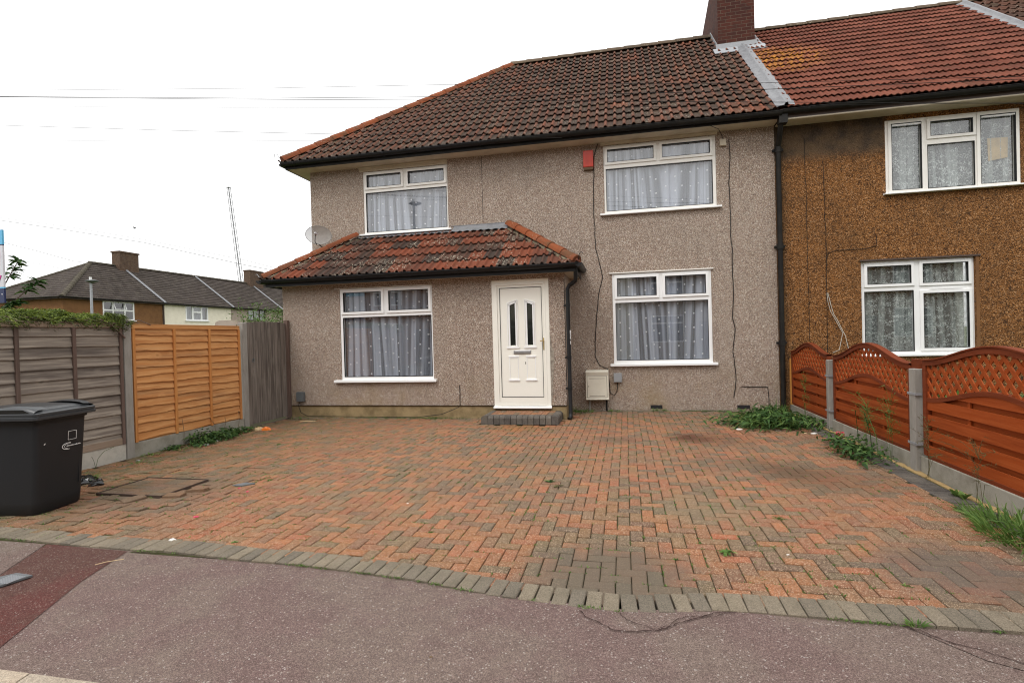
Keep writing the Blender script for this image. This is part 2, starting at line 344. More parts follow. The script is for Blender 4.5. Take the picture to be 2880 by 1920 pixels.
def grit(name):
    m = MATS[name]; t = m.node_tree; p = [n for n in t.nodes if n.type == 'BSDF_PRINCIPLED'][0]; ln = [l for l in t.links if l.to_socket == p.inputs['Base Color']][0]; src = ln.from_socket
    g_ = t.nodes.new('ShaderNodeNewGeometry'); v = t.nodes.new('ShaderNodeTexVoronoi'); v.inputs['Scale'].default_value = 230; t.links.new(g_.outputs['Position'], v.inputs['Vector'])
    r_ = t.nodes.new('ShaderNodeValToRGB'); e = r_.color_ramp.elements; e[0].color = (.62, .62, .62, 1); e[1].color = (1.5, 1.5, 1.45, 1); t.links.new(v.outputs['Color'], r_.inputs[0])
    a_ = t.nodes.new('ShaderNodeAttribute'); a_.attribute_name = 'rnd'; r2 = t.nodes.new('ShaderNodeValToRGB'); e = r2.color_ramp.elements; e[0].color = (.82, .82, .84, 1); e[1].color = (1.2, 1.16, 1.1, 1); t.links.new(a_.outputs['Fac'], r2.inputs[0])
    for s in (r_.outputs[0], r2.outputs[0]):
        mx = t.nodes.new('ShaderNodeMix'); mx.data_type = 'RGBA'; mx.blend_type = 'MULTIPLY'; mx.inputs[0].default_value = 1; t.links.new(src, mx.inputs[6]); t.links.new(s, mx.inputs[7]); src = mx.outputs[2]
    t.links.new(src, p.inputs['Base Color'])
grit('soldier'); grit('step_grey'); grit('kerb')
m_asphalt('asphalt', (.158, .105, .094), (.176, .132, .110))
m_asphalt('asphalt_pale', (.17, .132, .108), (.15, .105, .09))
m_asphalt('asphalt_red', (.105, .032, .026), (.09, .042, .032), True)
m_leaf('leaf_dark', (.022, .055, .014), (.048, .11, .024), (.12, .20, .05))
m_leaf('leaf_fresh', (.055, .11, .02), (.10, .19, .035), (.20, .29, .08))
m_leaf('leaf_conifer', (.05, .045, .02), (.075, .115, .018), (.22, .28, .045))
m_leaf('leaf_dry', (.10, .07, .03), (.12, .12, .04), (.2, .17, .07))
m_net('net_dots', (.57, .60, .69), dens=.54); m_net('net_lace', (.50, .56, .54), False, True, .62); m_net('net_plain', (.55, .55, .58), False)
m_brick('brick_chimney', (.052, .018, .014), (.085, .026, .017), (.11, .075, .055)); m_brick('brick_far', (.10, .065, .045), (.13, .08, .05), (.17, .13, .1))
# ------------------------------------------------------------------ mesh builder
class MB:
    def __init__(s): s.v = []; s.f = []; s.r = []; s.sm = []; s.pf = None
    def face(s, pts, r=None, smooth=False):
        i = len(s.v); s.v += [tuple(p) for p in pts]; s.f.append(tuple(range(i, i+len(pts)))); s.r.append(random.random() if r is None else r); s.sm.append(smooth)
    def grid(s, rows, r=None, smooth=True, close=False):
        """rows: equal-length lists of points; shared vertices"""
        i = len(s.v); n = len(rows[0])
        for row in rows: s.v += [tuple(p) for p in row]
        for a in range(len(rows)-1):
            for b in range(n if close else n-1):
                c = (b+1) % n
                s.f.append((i+a*n+b, i+a*n+c, i+(a+1)*n+c, i+(a+1)*n+b)); s.r.append(random.random() if r is None else r); s.sm.append(smooth)
    def box(s, x0, x1, y0, y1, z0, z1, r=None):
        if r is None: r = random.random()
        x0, x1 = min(x0, x1), max(x0, x1); y0, y1 = min(y0, y1), max(y0, y1); z0, z1 = min(z0, z1), max(z0, z1)
        i = len(s.v); s.v += [(x, y, z) for z in (z0, z1) for (x, y) in ((x0, y0), (x1, y0), (x1, y1), (x0, y1))]
        for f in ((3, 2, 1, 0), (4, 5, 6, 7), (0, 1, 5, 4), (1, 2, 6, 5), (2, 3, 7, 6), (3, 0, 4, 7)):
            s.f.append(tuple(i+k for k in f)); s.r.append(r); s.sm.append(False)
    def obox(s, c, ax, ay, az, r=None):
        """box from centre and three half-axis vectors"""
        if r is None: r = random.random()
        c = Vector(c); ax = Vector(ax); ay = Vector(ay); az = Vector(az); i = len(s.v)
        s.v += [tuple(c+sx*ax+sy*ay+sz*az) for sz in (-1, 1) for (sx, sy) in ((-1, -1), (1, -1), (1, 1), (-1, 1))]
        for f in ((3, 2, 1, 0), (4, 5, 6, 7), (0, 1, 5, 4), (1, 2, 6, 5), (2, 3, 7, 6), (3, 0, 4, 7)):
            s.f.append(tuple(i+k for k in f)); s.r.append(r); s.sm.append(False)
    def prism(s, poly, d, r=None):
        """poly: list of 3-D points, extruded by vector d"""
        if r is None: r = random.random()
        d = Vector(d); n = len(poly); i = len(s.v); s.v += [tuple(p) for p in poly]+[tuple(Vector(p)+d) for p in poly]
        s.f.append(tuple(i+k for k in reversed(range(n)))); s.f.append(tuple(i+n+k for k in range(n)))
        for k in range(n): s.f.append((i+k, i+(k+1) % n, i+n+(k+1) % n, i+n+k))
        s.r += [r]*(n+2); s.sm += [False]*(n+2)
    def tube(s, pts, rad_, n=8, r=None, cap=True):
        pts = [Vector(p) for p in pts]; rr = rad_ if isinstance(rad_, (list, tuple)) else [rad_]*len(pts)
        if r is None: r = random.random()
        rows = []; up = None
        for k, p in enumerate(pts):
            t = (pts[min(k+1, len(pts)-1)]-pts[max(k-1, 0)]).normalized()
            if up is None: up = t.orthogonal().normalized()
            up = (up - t*up.dot(t)).normalized(); w = t.cross(up)
            rows.append([p+rr[k]*(math.cos(a)*up+math.sin(a)*w) for a in [2*math.pi*j/n for j in range(n)]])
        s.grid(rows, r, True, True)
        if cap: s.face(list(reversed(rows[0])), r); s.face(rows[-1], r)
    def plate(s, xs, zs, solid, y0, y1):
        """wall or frame in the XZ plane with holes; y0 is the front (towards -Y)"""
        nx, nz = len(xs)-1, len(zs)-1; S = lambda i, j: 0 <= i < nx and 0 <= j < nz and solid((xs[i]+xs[i+1])/2, (zs[j]+zs[j+1])/2)
        for i in range(nx):
            for j in range(nz):
                if not S(i, j): continue
                a, b, c, d = xs[i], xs[i+1], zs[j], zs[j+1]
                s.face([(a, y0, c), (b, y0, c), (b, y0, d), (a, y0, d)], .5); s.face([(b, y1, c), (a, y1, c), (a, y1, d), (b, y1, d)], .5)
                if not S(i-1, j): s.face([(a, y1, c), (a, y0, c), (a, y0, d), (a, y1, d)], .5)
                if not S(i+1, j): s.face([(b, y0, c), (b, y1, c), (b, y1, d), (b, y0, d)], .5)
                if not S(i, j-1): s.face([(a, y1, c), (b, y1, c), (b, y0, c), (a, y0, c)], .5)
                if not S(i, j+1): s.face([(a, y0, d), (b, y0, d), (b, y1, d), (a, y1, d)], .5)
    def build(s, name, mat, parent=None, origin=None, local=False, clips=(), bevel=0, weld=False):
        me = bpy.data.meshes.new(name); o = bpy.data.objects.new(name, me); COL.objects.link(o)
        me.from_pydata(s.v, [], s.f)
        a = me.attributes.new('rnd', 'FLOAT', 'FACE'); a.data.foreach_set('value', s.r)
        me.polygons.foreach_set('use_smooth', s.sm)
        if s.pf:
            q_ = me.attributes.new('prof', 'FLOAT', 'FACE'); q_.data.foreach_set('value', s.pf)
        if clips or weld:
            bm = bmesh.new(); bm.from_mesh(me)
            for (c, nrm) in clips:
                bmesh.ops.bisect_plane(bm, geom=bm.verts[:]+bm.edges[:]+bm.faces[:], plane_co=c, plane_no=nrm, clear_outer=True)
            if weld: bmesh.ops.remove_doubles(bm, verts=bm.verts[:], dist=.0005)
            bm.to_mesh(me); bm.free()
        me.materials.append(M(mat) if isinstance(mat, str) else mat)
        org = Vector((0, 0, 0))
        if parent is not None:
            o.parent = parent
            if not local:
                p = parent
                while p is not None: org += p.location; p = p.parent
        elif origin is not None: org = Vector(origin); o.location = org
        if org.length > 0: me.transform(Matrix.Translation(-org))
        if bevel:
            b = o.modifiers.new('bevel', 'BEVEL'); b.width = bevel; b.segments = 2; b.limit_method = 'ANGLE'
        me.update(); return o

def tag(o, label=None, cat=None, group=None, kind=None):
    for k, v in (('label', label), ('category', cat), ('group', group), ('kind', kind)):
        if v: o[k] = v
    return o
def thing(name, loc, label, cat, group=None, rotz=0):
    o = bpy.data.objects.new(name, None); COL.objects.link(o); o.location = loc; o.rotation_euler = (0, 0, rotz)
    return tag(o, label, cat, group)
def rect_in(rs, x, z): return any(a < x < b and c < z < d for a, b, c, d in rs)
def breaks(lo, hi, vals): return sorted({lo, hi, *[v for v in vals if lo < v < hi]})

# ------------------------------------------------------------------ tiled roof slope
def profile(kind, u):
    """height across one tile column, u in 0..1"""
    if kind == 'roll': 
        d = abs(u-.5)/.24; return .042*math.cos(min(d, 1)*math.pi/2) if d < 1 else .006*((d-1)/1.08)
    return .026*(.5-.5*math.cos(2*math.pi*u))
def slope(mb, O, u, v, W, L, cw, gauge, kind='roll', per=2, thick=.040, samples=None, r=None, jit=.15):
    O, u, v = Vector(O), Vector(u).normalized(), Vector(v).normalized(); n = u.cross(v).normalized()
    if n.z < 0: n = -n
    ss = samples or ([0, .26, .33, .42, .5, .58, .67, .74] if kind == 'roll' else [0, .25, .5, .75])
    nc = int(math.ceil(W/cw)); nr = int(round(L/gauge)); g = L/nr
    for c in range(nr):
        v0 = c*g-.02; v1 = (c+1)*g
        for t in range(0, nc, per):
            rr = random.random() if r is None else r; lift = random.uniform(-.0035, .0035)*(1+jit); sk = random.uniform(-.006, .006)
            cols = []
            for q in range(per):
                for s_ in ss: cols.append((t+q+s_, profile(kind, s_)))
            cols.append((t+per, profile(kind, 0)))
            if mb.pf is None: mb.pf = []
            hmax = .042 if kind == 'roll' else .026
            nose = [O+u*(a*cw)+v*(v0+sk-.004)+n*(h+thick*.70+lift) for a, h in cols]
            lo = [O+u*(a*cw)+v*(v0+sk)+n*(h+thick*.70+lift) for a, h in cols]
            mid = [O+u*(a*cw)+v*(v0+sk+.003)+n*(h+thick+lift) for a, h in cols]
            hi = [O+u*(a*cw)+v*(v1+.01)+n*(h) for a, h in cols]
            hi2 = [O+u*(a*cw)+v*(v1+.05)+n*(h-.004) for a, h in cols]
            ins = [O+u*(a*cw)+v*(v0+sk+.12)+n*(h+thick*.62+lift) for a, h in cols]
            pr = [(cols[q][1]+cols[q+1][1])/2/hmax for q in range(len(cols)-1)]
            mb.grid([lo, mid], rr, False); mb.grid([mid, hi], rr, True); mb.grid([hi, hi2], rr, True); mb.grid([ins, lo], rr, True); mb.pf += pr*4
def ridge_run(mb, a, b, r0=.11, piece=.42, tilt=.02, n=9, flat=1.0, r=None):
    """half-round ridge tiles from a to b"""
    a, b = Vector(a), Vector(b); L = (b-a).length; t = (b-a).normalized(); w = t.cross(Vector((0, 0, 1))).normalized(); up = w.cross(t).normalized()
    if up.z < 0: up = -up
    k = max(1, round(L/piece)); s = L/k
    for i in range(k):
        rr = random.random() if r is None else r
        rows = []
        for d, q in ((-.015, r0+.012), (.0, r0+.012), (s*.98, r0-.002)):
            c = a+t*(i*s+d)
            rows.append([c+w*(q*math.cos(x))+up*(q*math.sin(x)*flat) for x in [math.pi*j/(n-1) for j in range(n)]])
        mb.grid(rows, rr, True); mb.face(rows[0], rr)
def gutter(mb, a, b, r=.058, brackets=.0):
    """half-round gutter hung below the line a-b"""
    a, b = Vector(a), Vector(b); t = (b-a).normalized(); w = Vector((-t.y, t.x, 0)); k = 9
    rows = []
    for p in (a, b):
        rows.append([p+w*(r*math.cos(x))+Vector((0, 0, -r*1.05*math.sin(x))) for x in [math.pi*j/(k-1) for j in range(k)]])
    mb.grid(rows, .5, True); mb.grid([[q+(p-q)*.93+Vector((0,0,.0)) for q, p in zip(row, [pp]*k)] for row, pp in zip(rows, (a, b))], .5, True)
    mb.face(rows[0], .5); mb.face(list(reversed(rows[1])), .5)
    for sgn in (-1, 1):
        c = w*(r*sgn); mb.tube([a+c, b+c], .006, 6)
    if brackets:
        L = (b-a).length; m = max(1, int(L/brackets))
        for i in range(m+1):
            p = a+t*(L*(i+.3)/(m+.6)); rr_ = r+.006; rows = []
            for d in (-.02, .02): rows.append([p+t*d+w*(rr_*math.cos(x))+Vector((0, 0, -rr_*1.05*math.sin(x))) for x in [math.pi*j/(k-1) for j in range(k)]])
            mb.grid(rows, .5, False)

# ------------------------------------------------------------------ windows
def window(house, outer, holes, yf, sill=None, mat='upvc', depth=.07, label=None, vents=(), head=True, local=False, sash=.05):
    """frame mesh (part) with panes, sashes and sill as sub-parts. holes: (x0,x1,z0,z1,opening)"""
    x0, x1, z0, z1 = outer; mb = MB()
    xs = breaks(x0, x1, [h[0] for h in holes]+[h[1] for h in holes]); zs = breaks(z0, z1, [h[2] for h in holes]+[h[3] for h in holes])
    mb.plate(xs, zs, lambda x, z: not rect_in([h[:4] for h in holes], x, z), yf, yf+depth)
    fr = mb.build('window', mat, house, local=local, weld=True, bevel=.006); 
    if label: fr['label'] = label
    for (a, b, c, d, op) in holes:
        if op:
            m = MB(); e = sash; m.plate([a-e, a+.006, b-.006, b+e], [c-e, c+.006, d-.006, d+e], lambda x, z: not (a < x < b and c < z < d), yf-.022, yf-.001)
            sub(m, 'sash', mat, fr, local, .006, True)
        m = MB(); m.face([(a-.004, yf+.03, c-.004), (b+.004, yf+.03, c-.004), (b+.004, yf+.03, d+.004), (a-.004, yf+.03, d+.004)]); sub(m, 'pane', 'glass', fr, local)
        m = MB(); g = .007
        m.plate([a, a+g, b-g, b], [c, c+g, d-g, d], lambda x, z: not (a+g < x < b-g and c+g < z < d-g), yf-.024 if op else yf-.003, yf+.029); sub(m, 'gasket', 'black_plastic', fr, local, 0, True)
    if sill:
        a, b, zt, zb = sill; m = MB(); m.prism([(a, yf+.02, zt), (a, yf-.085, zt-.012), (a, yf-.085, zb), (a, yf+.02, zb)], (b-a, 0, 0)); sub(m, 'sill', 'upvc_clean', fr, local, .004)
    for (a, b, z) in vents:
        m = MB(); m.box(a, b, yf-.03, yf-.0225, z, z+.028); sub(m, 'vent', 'upvc_clean', fr, local, .003)
    return fr
def sub(m, name, mat, parent, local, bevel=0, weld=False):
    o = m.build(name, mat, parent, local=True, bevel=bevel, weld=weld)
    if not local:
        off = Vector((0, 0, 0)); p = parent
        while p is not None: off += p.location; p = p.parent
        o.data.transform(Matrix.Translation(-off))
    return o
def curtain(x0, x1, z0, z1, y, mat, label, folds=9, amp=.025):
    mb = MB(); n = 110; rows = []
    ph = [random.uniform(0, 6) for _ in range(4)]
    for j in range(7):
        z = z1+(z0-z1)*j/6; row = []
        for i in range(n+1):
            t = i/n; x = x0+(x1-x0)*t; q = t*folds*2*math.pi
            row.append((x+.012*math.sin(q*.7+ph[1]+j*.12), y+amp*math.sin(q+ph[0]+.5*math.sin(t*9+ph[2]))+.35*amp*math.sin(2.3*q+ph[3])*(.4+j/6), z))
        rows.append(row)
    mb.grid(rows, .5, True)
    return tag(mb.build('curtain', mat, origin=((x0+x1)/2, y, z0)), label, 'curtain', 'net curtains behind the windows')

# ------------------------------------------------------------------ plants
def blade(mb, p, d, L, w, r=None, droop=.5, seg=3):
    p = Vector(p); d = Vector(d).normalized(); side = d.cross(Vector((0, 0, 1)))
    if side.length < .1: side = Vector((1, 0, 0))
    side.normalize(); a = random.uniform(0, 3.1); side = (side*math.cos(a)+d.cross(side)*math.sin(a)).normalized()
    rr = random.random() if r is None else r; l = []; q = []
    for k in range(seg+1):
        t = k/seg; c = p+d*(L*t)+Vector((0, 0, -droop*L*t*t)); ww = w*(1-t)**.7*.5+.0003
        l.append(c-side*ww); q.append(c+side*ww)
    mb.grid([l, q], rr, True)
def leaf(mb, p, d, L, w, r=None, droop=.4):
    """broad leaf: widest in the middle, bent down along its length"""
    p = Vector(p); d = Vector(d).normalized(); side = d.cross(Vector((0, 0, 1)))
    if side.length < .15: side = d.orthogonal()
    side.normalize(); a = random.uniform(-.7, .7); nrm = side.cross(d); side = side*math.cos(a)+nrm*math.sin(a)
    rr = random.random() if r is None else r; rows = []
    for t, q in ((0, .08), (.25, .8), (.5, 1), (.78, .62), (1, .03)):
        c = p+d*(L*t)+Vector((0, 0, -droop*L*t*t)); up = side.cross(d)*(.12*w*q)
        rows.append([c-side*(w*.5*q)+up, c, c+side*(w*.5*q)+up])
    mb.grid(rows, rr, True)
def rdir(zmin=-.2, zmax=1.0):
    a = random.uniform(0, 2*math.pi); z = random.uniform(zmin, zmax); s = math.sqrt(max(0, 1-z*z)); return Vector((math.cos(a)*s, math.sin(a)*s, z))
# ================================================================== GROUND
EDGE = [(-9, 3.28), (-6.6, 3.28), (-4.944, 3.272), (-4.343, 3.247), (-3.591, 3.225), (-3.27, 3.232), (-2.66, 3.186), (-2.215, 3.18), (-1.774, 3.139), (-1.31, 3.085), (-1.027, 3.027), (-.718, 2.973), (-.444, 2.95), (-.243, 2.93), (-.061, 2.922), (.149, 2.947), (.435, 3.01), (.6, 3.018), (.8, 3.012), (1.144, 3.002), (1.426, 2.998), (1.851, 3.006), (3.2, 3.01), (9, 3.01)]
def edge_y(x):
    for (a, b), (c, d) in zip(EDGE, EDGE[1:]):
        if a <= x <= c: return b+(d-b)*(x-a)/(c-a)
    return EDGE[0][1] if x < -9 else EDGE[-1][1]
def hz(x, y):
    """gentle settlement of the paving"""
    h = .007*noise.noise(Vector((x*.9, y*.9, 3)))
    for cx, cy, r, d in ((-.15, 3.3, .8, -.022), (1.4, 7.9, .6, -.018), (-4.6, 4.3, .8, .008), (.6, 4.8, .5, -.012)):
        h += d*math.exp(-((x-cx)**2+(y-cy)**2)/(r*r))
    return h
def sheet(name, poly, z, mat, thick=.0):
    mb = MB(); mb.face([(x, y, z) for x, y in poly], .5); return mb.build(name, mat, origin=(0, 0, 0))
mb = MB(); mb.face([(-400, -400, -.14), (400, -400, -.14), (400, 400, -.14), (-400, 400, -.14)]); tag(mb.build('ground', 'lawn'), kind='structure')
tag(sheet('road', [(-60, -6), (60, -6), (60, 1.829), (-60, 1.829)], -.05, 'road'), kind='structure')
# pavement from the kerb to the drive edge
mb = MB(); pts = [(x, y) for x, y in EDGE]
for (a, b), (c, d) in zip([(-60, 3.28)]+pts+[(60, 3.01)], (pts+[(60, 3.01)])):
    if c > a: mb.face([(a, 1.922, -.014), (c, 1.922, -.014), (c, d+.03, -.014), (a, b+.03, -.014)])
tag(mb.build('pavement', 'asphalt'), kind='structure')
tag(sheet('pavement', [(-60, -7.8), (60, -7.8), (60, -6), (-60, -6)], -.01, 'asphalt'), kind='structure')
mb = MB()
for i in range(-22, 22): mb.prism([(i*.915+.004, 1.83, -.2), (i*.915+.004, 1.83, -.03), (i*.915+.004, 1.862, -.006), (i*.915+.004, 1.918, -.002), (i*.915+.004, 1.918, -.2)][::-1], (.907, 0, 0))
tag(mb.build('kerb', 'kerb', bevel=.004), kind='structure')
# relaid strips in the pavement
ex = lambda x: edge_y(x)-.012
tag(sheet('pavement', [(-4.426, ex(-4.426)), (-4.1, 2.65), (-3.72, 1.922), (-3.08, 1.922), (-3.49, 2.75), (-3.642, ex(-3.64)), (-4.0, ex(-4.0))][::-1], -.010, 'asphalt_red'), kind='structure')
tag(sheet('pavement', [(-9, 1.922), (-3.735, 1.922), (-4.11, 2.65), (-4.44, ex(-4.44)), (-9, ex(-9))], -.010, 'asphalt_pale'), kind='structure')
tag(sheet('pavement', [(1.35, ex(1.35)), (1.55, 2.75), (1.95, 2.55), (2.6, 2.45), (9, 2.4), (9, ex(9)), (3.2, ex(3.2)), (1.85, ex(1.85))], -.010, 'asphalt_pale'), kind='structure')
mb = MB()
def ribbon(mb, pts, w, z):
    P = [Vector((x, y, z)) for x, y in pts]; fine = []
    for a, b in zip(P, P[1:]):
        m = max(2, int((b-a).length/.02))
        for i in range(m): fine.append(a+(b-a)*(i/m)+Vector((random.gauss(0, .004), random.gauss(0, .004), 0)))
    fine.append(P[-1]); l, r = [], []
    for i, p in enumerate(fine):
        t = (fine[min(i+1, len(fine)-1)]-fine[max(i-1, 0)]).normalized(); s = Vector((-t.y, t.x, 0)); q = w*random.uniform(.35, 1.2)*.5
        l.append(p-s*q); r.append(p+s*q)
    mb.grid([l, r], .5, False)
def gp(*q): return [on_z(x, y).to_2d()[:] for x, y in q]
ribbon(mb, gp((1333, 1398), (1342, 1412), (1375, 1425), (1400, 1440), (1440, 1447), (1490, 1443), (1520, 1441), (1550, 1430), (1590, 1418), (1620, 1410), (1650, 1402), (1690, 1402)), .007, -.0065)
ribbon(mb, gp((1425, 1403), (1440, 1420), (1475, 1432), (1508, 1440), (1535, 1432), (1560, 1416), (1600, 1410), (1640, 1412), (1660, 1405)), .005, -.0065)
ribbon(mb, gp((2040, 1420), (2100, 1440), (2180, 1470), (2260, 1490), (2352, 1520)), .006, -.0055)
tag(mb.build('pavement', 'crack'), kind='structure')
# metal utility cover in the red strip
t = thing('utility_cover', (-3.97, 2.67, 0), 'small grey oblong cover set in the dark red strip of the pavement', 'cover')
#c4 = [(-4.14, 2.64), (-4.02, 2.755), (-3.885, 2.745), (-3.96, 2.56)]
#c4 = [(-4.16, 2.60), (-4.02, 2.755), (-3.885, 2.75), (-3.835, 2.60), (-3.93, 2.56)]
mb = MB(); mb.prism([(x, y, -.004) for x, y in reversed([(-4.17, 2.57), (-4.03, 2.755), (-3.88, 2.745), (-3.93, 2.57)][::-1])], (0, 0, .012)); mb.build('plate', 'cover_grey', t)
mb = MB()
for i in range(7): mb.box(-4.02+i*.018, -4.012+i*.018, 2.61, 2.72, .008, .0105)
mb.build('tread', 'galv', t)

# ================================================================== DRIVE PAVING
U = .0965; J = .0055
YH1, YH2, XE = 9.44, 10.52, -1.05
def in_drive(x, y):
    if x < -6.56 or x > 2.66: return False
    if y < edge_y(x)+.145: return False
    if x < XE+.02 and y > YH1-.05: return False
    if y > YH2-.13: return False
    if -5.33 < x < -4.5 and 4.35 < y < 4.99: return False
    if -2.47 < x < -1.13 and y > 8.78: return False
    return True
def paver(mb, cx, cy, hx, hy, z, r, tilt=.006, ch=.006, h=.03, rot=0):
    tx, ty = random.gauss(0, tilt), random.gauss(0, tilt); cr, sr = math.cos(rot), math.sin(rot); i = len(mb.v)
    for (k, dz, e) in ((0, -h, 0), (1, -ch*.8, 0), (2, 0, ch)):
        for sx, sy in ((-1, -1), (1, -1), (1, 1), (-1, 1)):
            x, y = sx*(hx-e), sy*(hy-e); mb.v.append((cx+x*cr-y*sr, cy+x*sr+y*cr, z+dz+x*tx+y*ty))
    fs = [(8, 9, 10, 11)]
    for a in (0, 4):
        for k in range(4): fs.append((a+k, a+(k+1) % 4, a+4+(k+1) % 4, a+4+k))
    for f in fs: mb.f.append(tuple(i+q for q in f)); mb.r.append(r); mb.sm.append(False)
field = MB()
for i in range(-75, 40):
    for j in range(28, 115):
        k = (i-j) % 4
        if k == 0: cx, cy, hx, hy = (i+1)*U, (j+.5)*U, U-J/2, U/2-J/2
        elif k == 3: cx, cy, hx, hy = (i+.5)*U, (j+1)*U, U/2-J/2, U-J/2
        else: continue
        if not in_drive(cx, cy): continue
        warp = .012*noise.noise(Vector((cx*.6, cy*.6, 9)))
        g = noise.noise(Vector((cx*.35, cy*.35, 1)))*.25
        r = min(1, max(0, random.random()*.98+g*1.1))
        near = math.hypot(cx+4.9, cy-4.6) < 1.1
        paver(field, cx+warp, cy+warp+random.gauss(0, .0008), hx, hy, hz(cx, cy)+random.gauss(0, .0016 if not near else .004), r, .010 if not near else .03)
# dark grey soldier courses: front edge, right side, along the house
sold = MB(); x = -7.4; 
while x < 3.3:
    y = edge_y(x+U/2); a = math.atan2(edge_y(x+U)-edge_y(x), U); paver(sold, x+U/2, y+.10, U/2-(.0028 if not -.75 < x < .32 else .0052), .098, hz(x, y)*.8+.004+random.gauss(0, .0015), random.random(), .008, .006, .05, a*.5+random.gauss(0, .006)); x += U*(1+.0)
side = MB(); y = 3.25
while y < 9.7:
    paver(side, 2.74+.012*math.sin(y*2), y+U/2, .097, U/2-.005, .004+random.gauss(0, .003), random.random()*.8, .008, .006, .05, random.gauss(0, .008)); y += U
x = -6.5
while x < 2.6:
    if x+.1 < XE-.02:
        if not -2.5 < x+.1 < -1.1: paver(sold, x+.098, YH1-.05, .096, U/2-.003, .003+random.gauss(0, .001), random.random(), .004)
    elif x > XE: paver(sold, x+.098, YH2-.055, .096, U/2-.003, .003+random.gauss(0, .001), random.random(), .004)
    x += .2
dv = thing('driveway', (-2, 6, 0), None, None); dv['kind'] = 'structure'
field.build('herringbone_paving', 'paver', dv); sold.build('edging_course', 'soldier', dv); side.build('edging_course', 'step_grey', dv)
mb = MB(); mb.face([(-7.2, 3.1, -.019), (2.9, 2.98, -.019), (2.9, 10.6, -.019), (-7.2, 10.6, -.019)])
xs = [i*.25-7 for i in range(41)]; bed = MB()
rows = [[(x_, y_, hz(x_, y_)-.013) for x_ in xs] for y_ in [3.0+.25*k for k in range(31)]]
bed.v = []; bed.grid(rows, .5, True); bed.build('joint_sand', 'joint_sand', dv, clips=[((0, 3.2, 0), (0, -1, 0))])
# broken sandy haunching between the edging and the right-hand fence
mb = MB(); y = 3.4
while y < 9.9:
    L = random.uniform(.18, .5); w = random.uniform(.055, .085); x0 = 2.842
    mb.prism([(x0, y, -.01), (x0+w*.7, y-.02, -.01), (x0+w, y+L*.5, -.01), (x0+w*.8, y+L-.02, -.01), (x0+.004, y+L-.03, -.01)], (0, 0, .012+random.uniform(0, .012))); y += L
mb.build('haunching', 'haunch', dv, bevel=.006)
mb = MB(); mb.face([(2.83, 3.0, -.009), (6, 3.0, -.009), (6, 10.5, -.009), (2.83, 10.5, -.009)]); tag(mb.build('ground', 'lawn'), kind='structure')
mb = MB(); mb.face([(-30, 3.2, -.02), (-6.62, 3.2, -.02), (-6.62, 70, -.02), (-30, 70, -.02)]); tag(mb.build('ground', 'lawn'), kind='structure')
mb = MB(); mb.face([(-6.68, 3.3, -.012), (-6.5, 3.3, -.012), (-6.5, 9.45, -.012), (-6.68, 9.45, -.012)]); tag(mb.build('ground', 'soil'), kind='structure')
# recessed inspection cover paved in the drive
t = thing('manhole_cover', (-4.92, 4.67, 0), 'square inset manhole cover filled with paving blocks near the wheelie bin', 'manhole cover')
mb = MB(); x0, x1, y0, y1 = -5.31, -4.52, 4.365, 4.975; w = .008
mb.plate([x0, x0+w, x1-w, x1], [y0, y0+w, y1-w, y1], lambda x, z: not (x0+w < x < x1-w and y0+w < z < y1-w), 0, .03)
mb.v = [(a, c, .024-b) for a, b, c in mb.v]; fr = mb.build('tray_frame', 'dark_frame', t)
mb = MB()
for a in range(4):
    for b in range(6):
        paver(mb, x0+.02+.1875*(a+.5), y0+.018+.0957*(b+.5), .0915, .0455, .020+random.gauss(0, .001), random.choice((.05, .15, .1, .55, .62)), .004)
mb.build('tray_paving', 'paver', t)
mb = MB(); mb.box(x0+w, x1-w, y0+w, y1-w, -.02, .008); mb.build('tray', 'joint_sand', t)
# lifted loose blocks beside it
for k, (cx, cy, rot, tz) in enumerate(((-4.42, 4.42, .1, .05), (-4.33, 4.62, .1, .04), (-4.72, 4.25, 1.2, .06))):
    mb = MB(); paver(mb, 0, 0, .096, .046, .03, random.choice((.3, .8)), .07, .006, .05); o = mb.build('loose_paving_block', 'paver', origin=(0, 0, 0)); o.location = (cx, cy, .0); o.rotation_euler = (0, 0, rot)
    tag(o, ['lifted red paving block by the street-side corner of the manhole cover', 'lifted paving block between the manhole cover and the stop tap cover', 'tilted paving block in front of the manhole cover'][k], 'paving block', 'loose paving blocks round the manhole cover')
mb = MB(); mb.prism([(-4.10, 4.83, .0), (-3.98, 4.83, .0), (-3.90, 4.93, .0), (-4.03, 4.95, .0)], (0, 0, .012)); tag(mb.build('stop_tap_cover', 'cover_grey', origin=(-4, 4.9, 0)), 'small square blue-grey stop tap cover in the paving beyond the manhole', 'cover')

# moss and grass in the joints
g = MB()
random.seed(5)
for _ in range(3800):
    x, y = random.uniform(-6.5, 2.6), random.uniform(3.25, 10.4)
    if not in_drive(x, y) and random.random() < .8: continue
    dens = .25+.75*(noise.noise(Vector((x*.8, y*.8, 5)))*.5+.5)**1.5*1.3 + (.45 if x < -4 else 0)
    if 0.3 < x < 1.6 and 3.2 < y < 4.5: dens += .3
    if random.random() > dens: continue
    x = round(x/U)*U; cx = x
    horiz = random.random() < .5
    if horiz: y = round(y/U)*U
    n_ = random.randint(3, 9); ln = random.uniform(.01, .05)
    for q in range(n_):
        s = random.uniform(-ln, ln); px_, py_ = (x+s, y) if horiz else (x, y+s)
        px_ += random.gauss(0, .002); py_ += random.gauss(0, .002)
        d = Vector((random.gauss(0, .6), random.gauss(0, .6), 1)); blade(g, (px_, py_, hz(px_, py_)-.004), d, random.uniform(.012, .034), .0055, None, .4, 2)
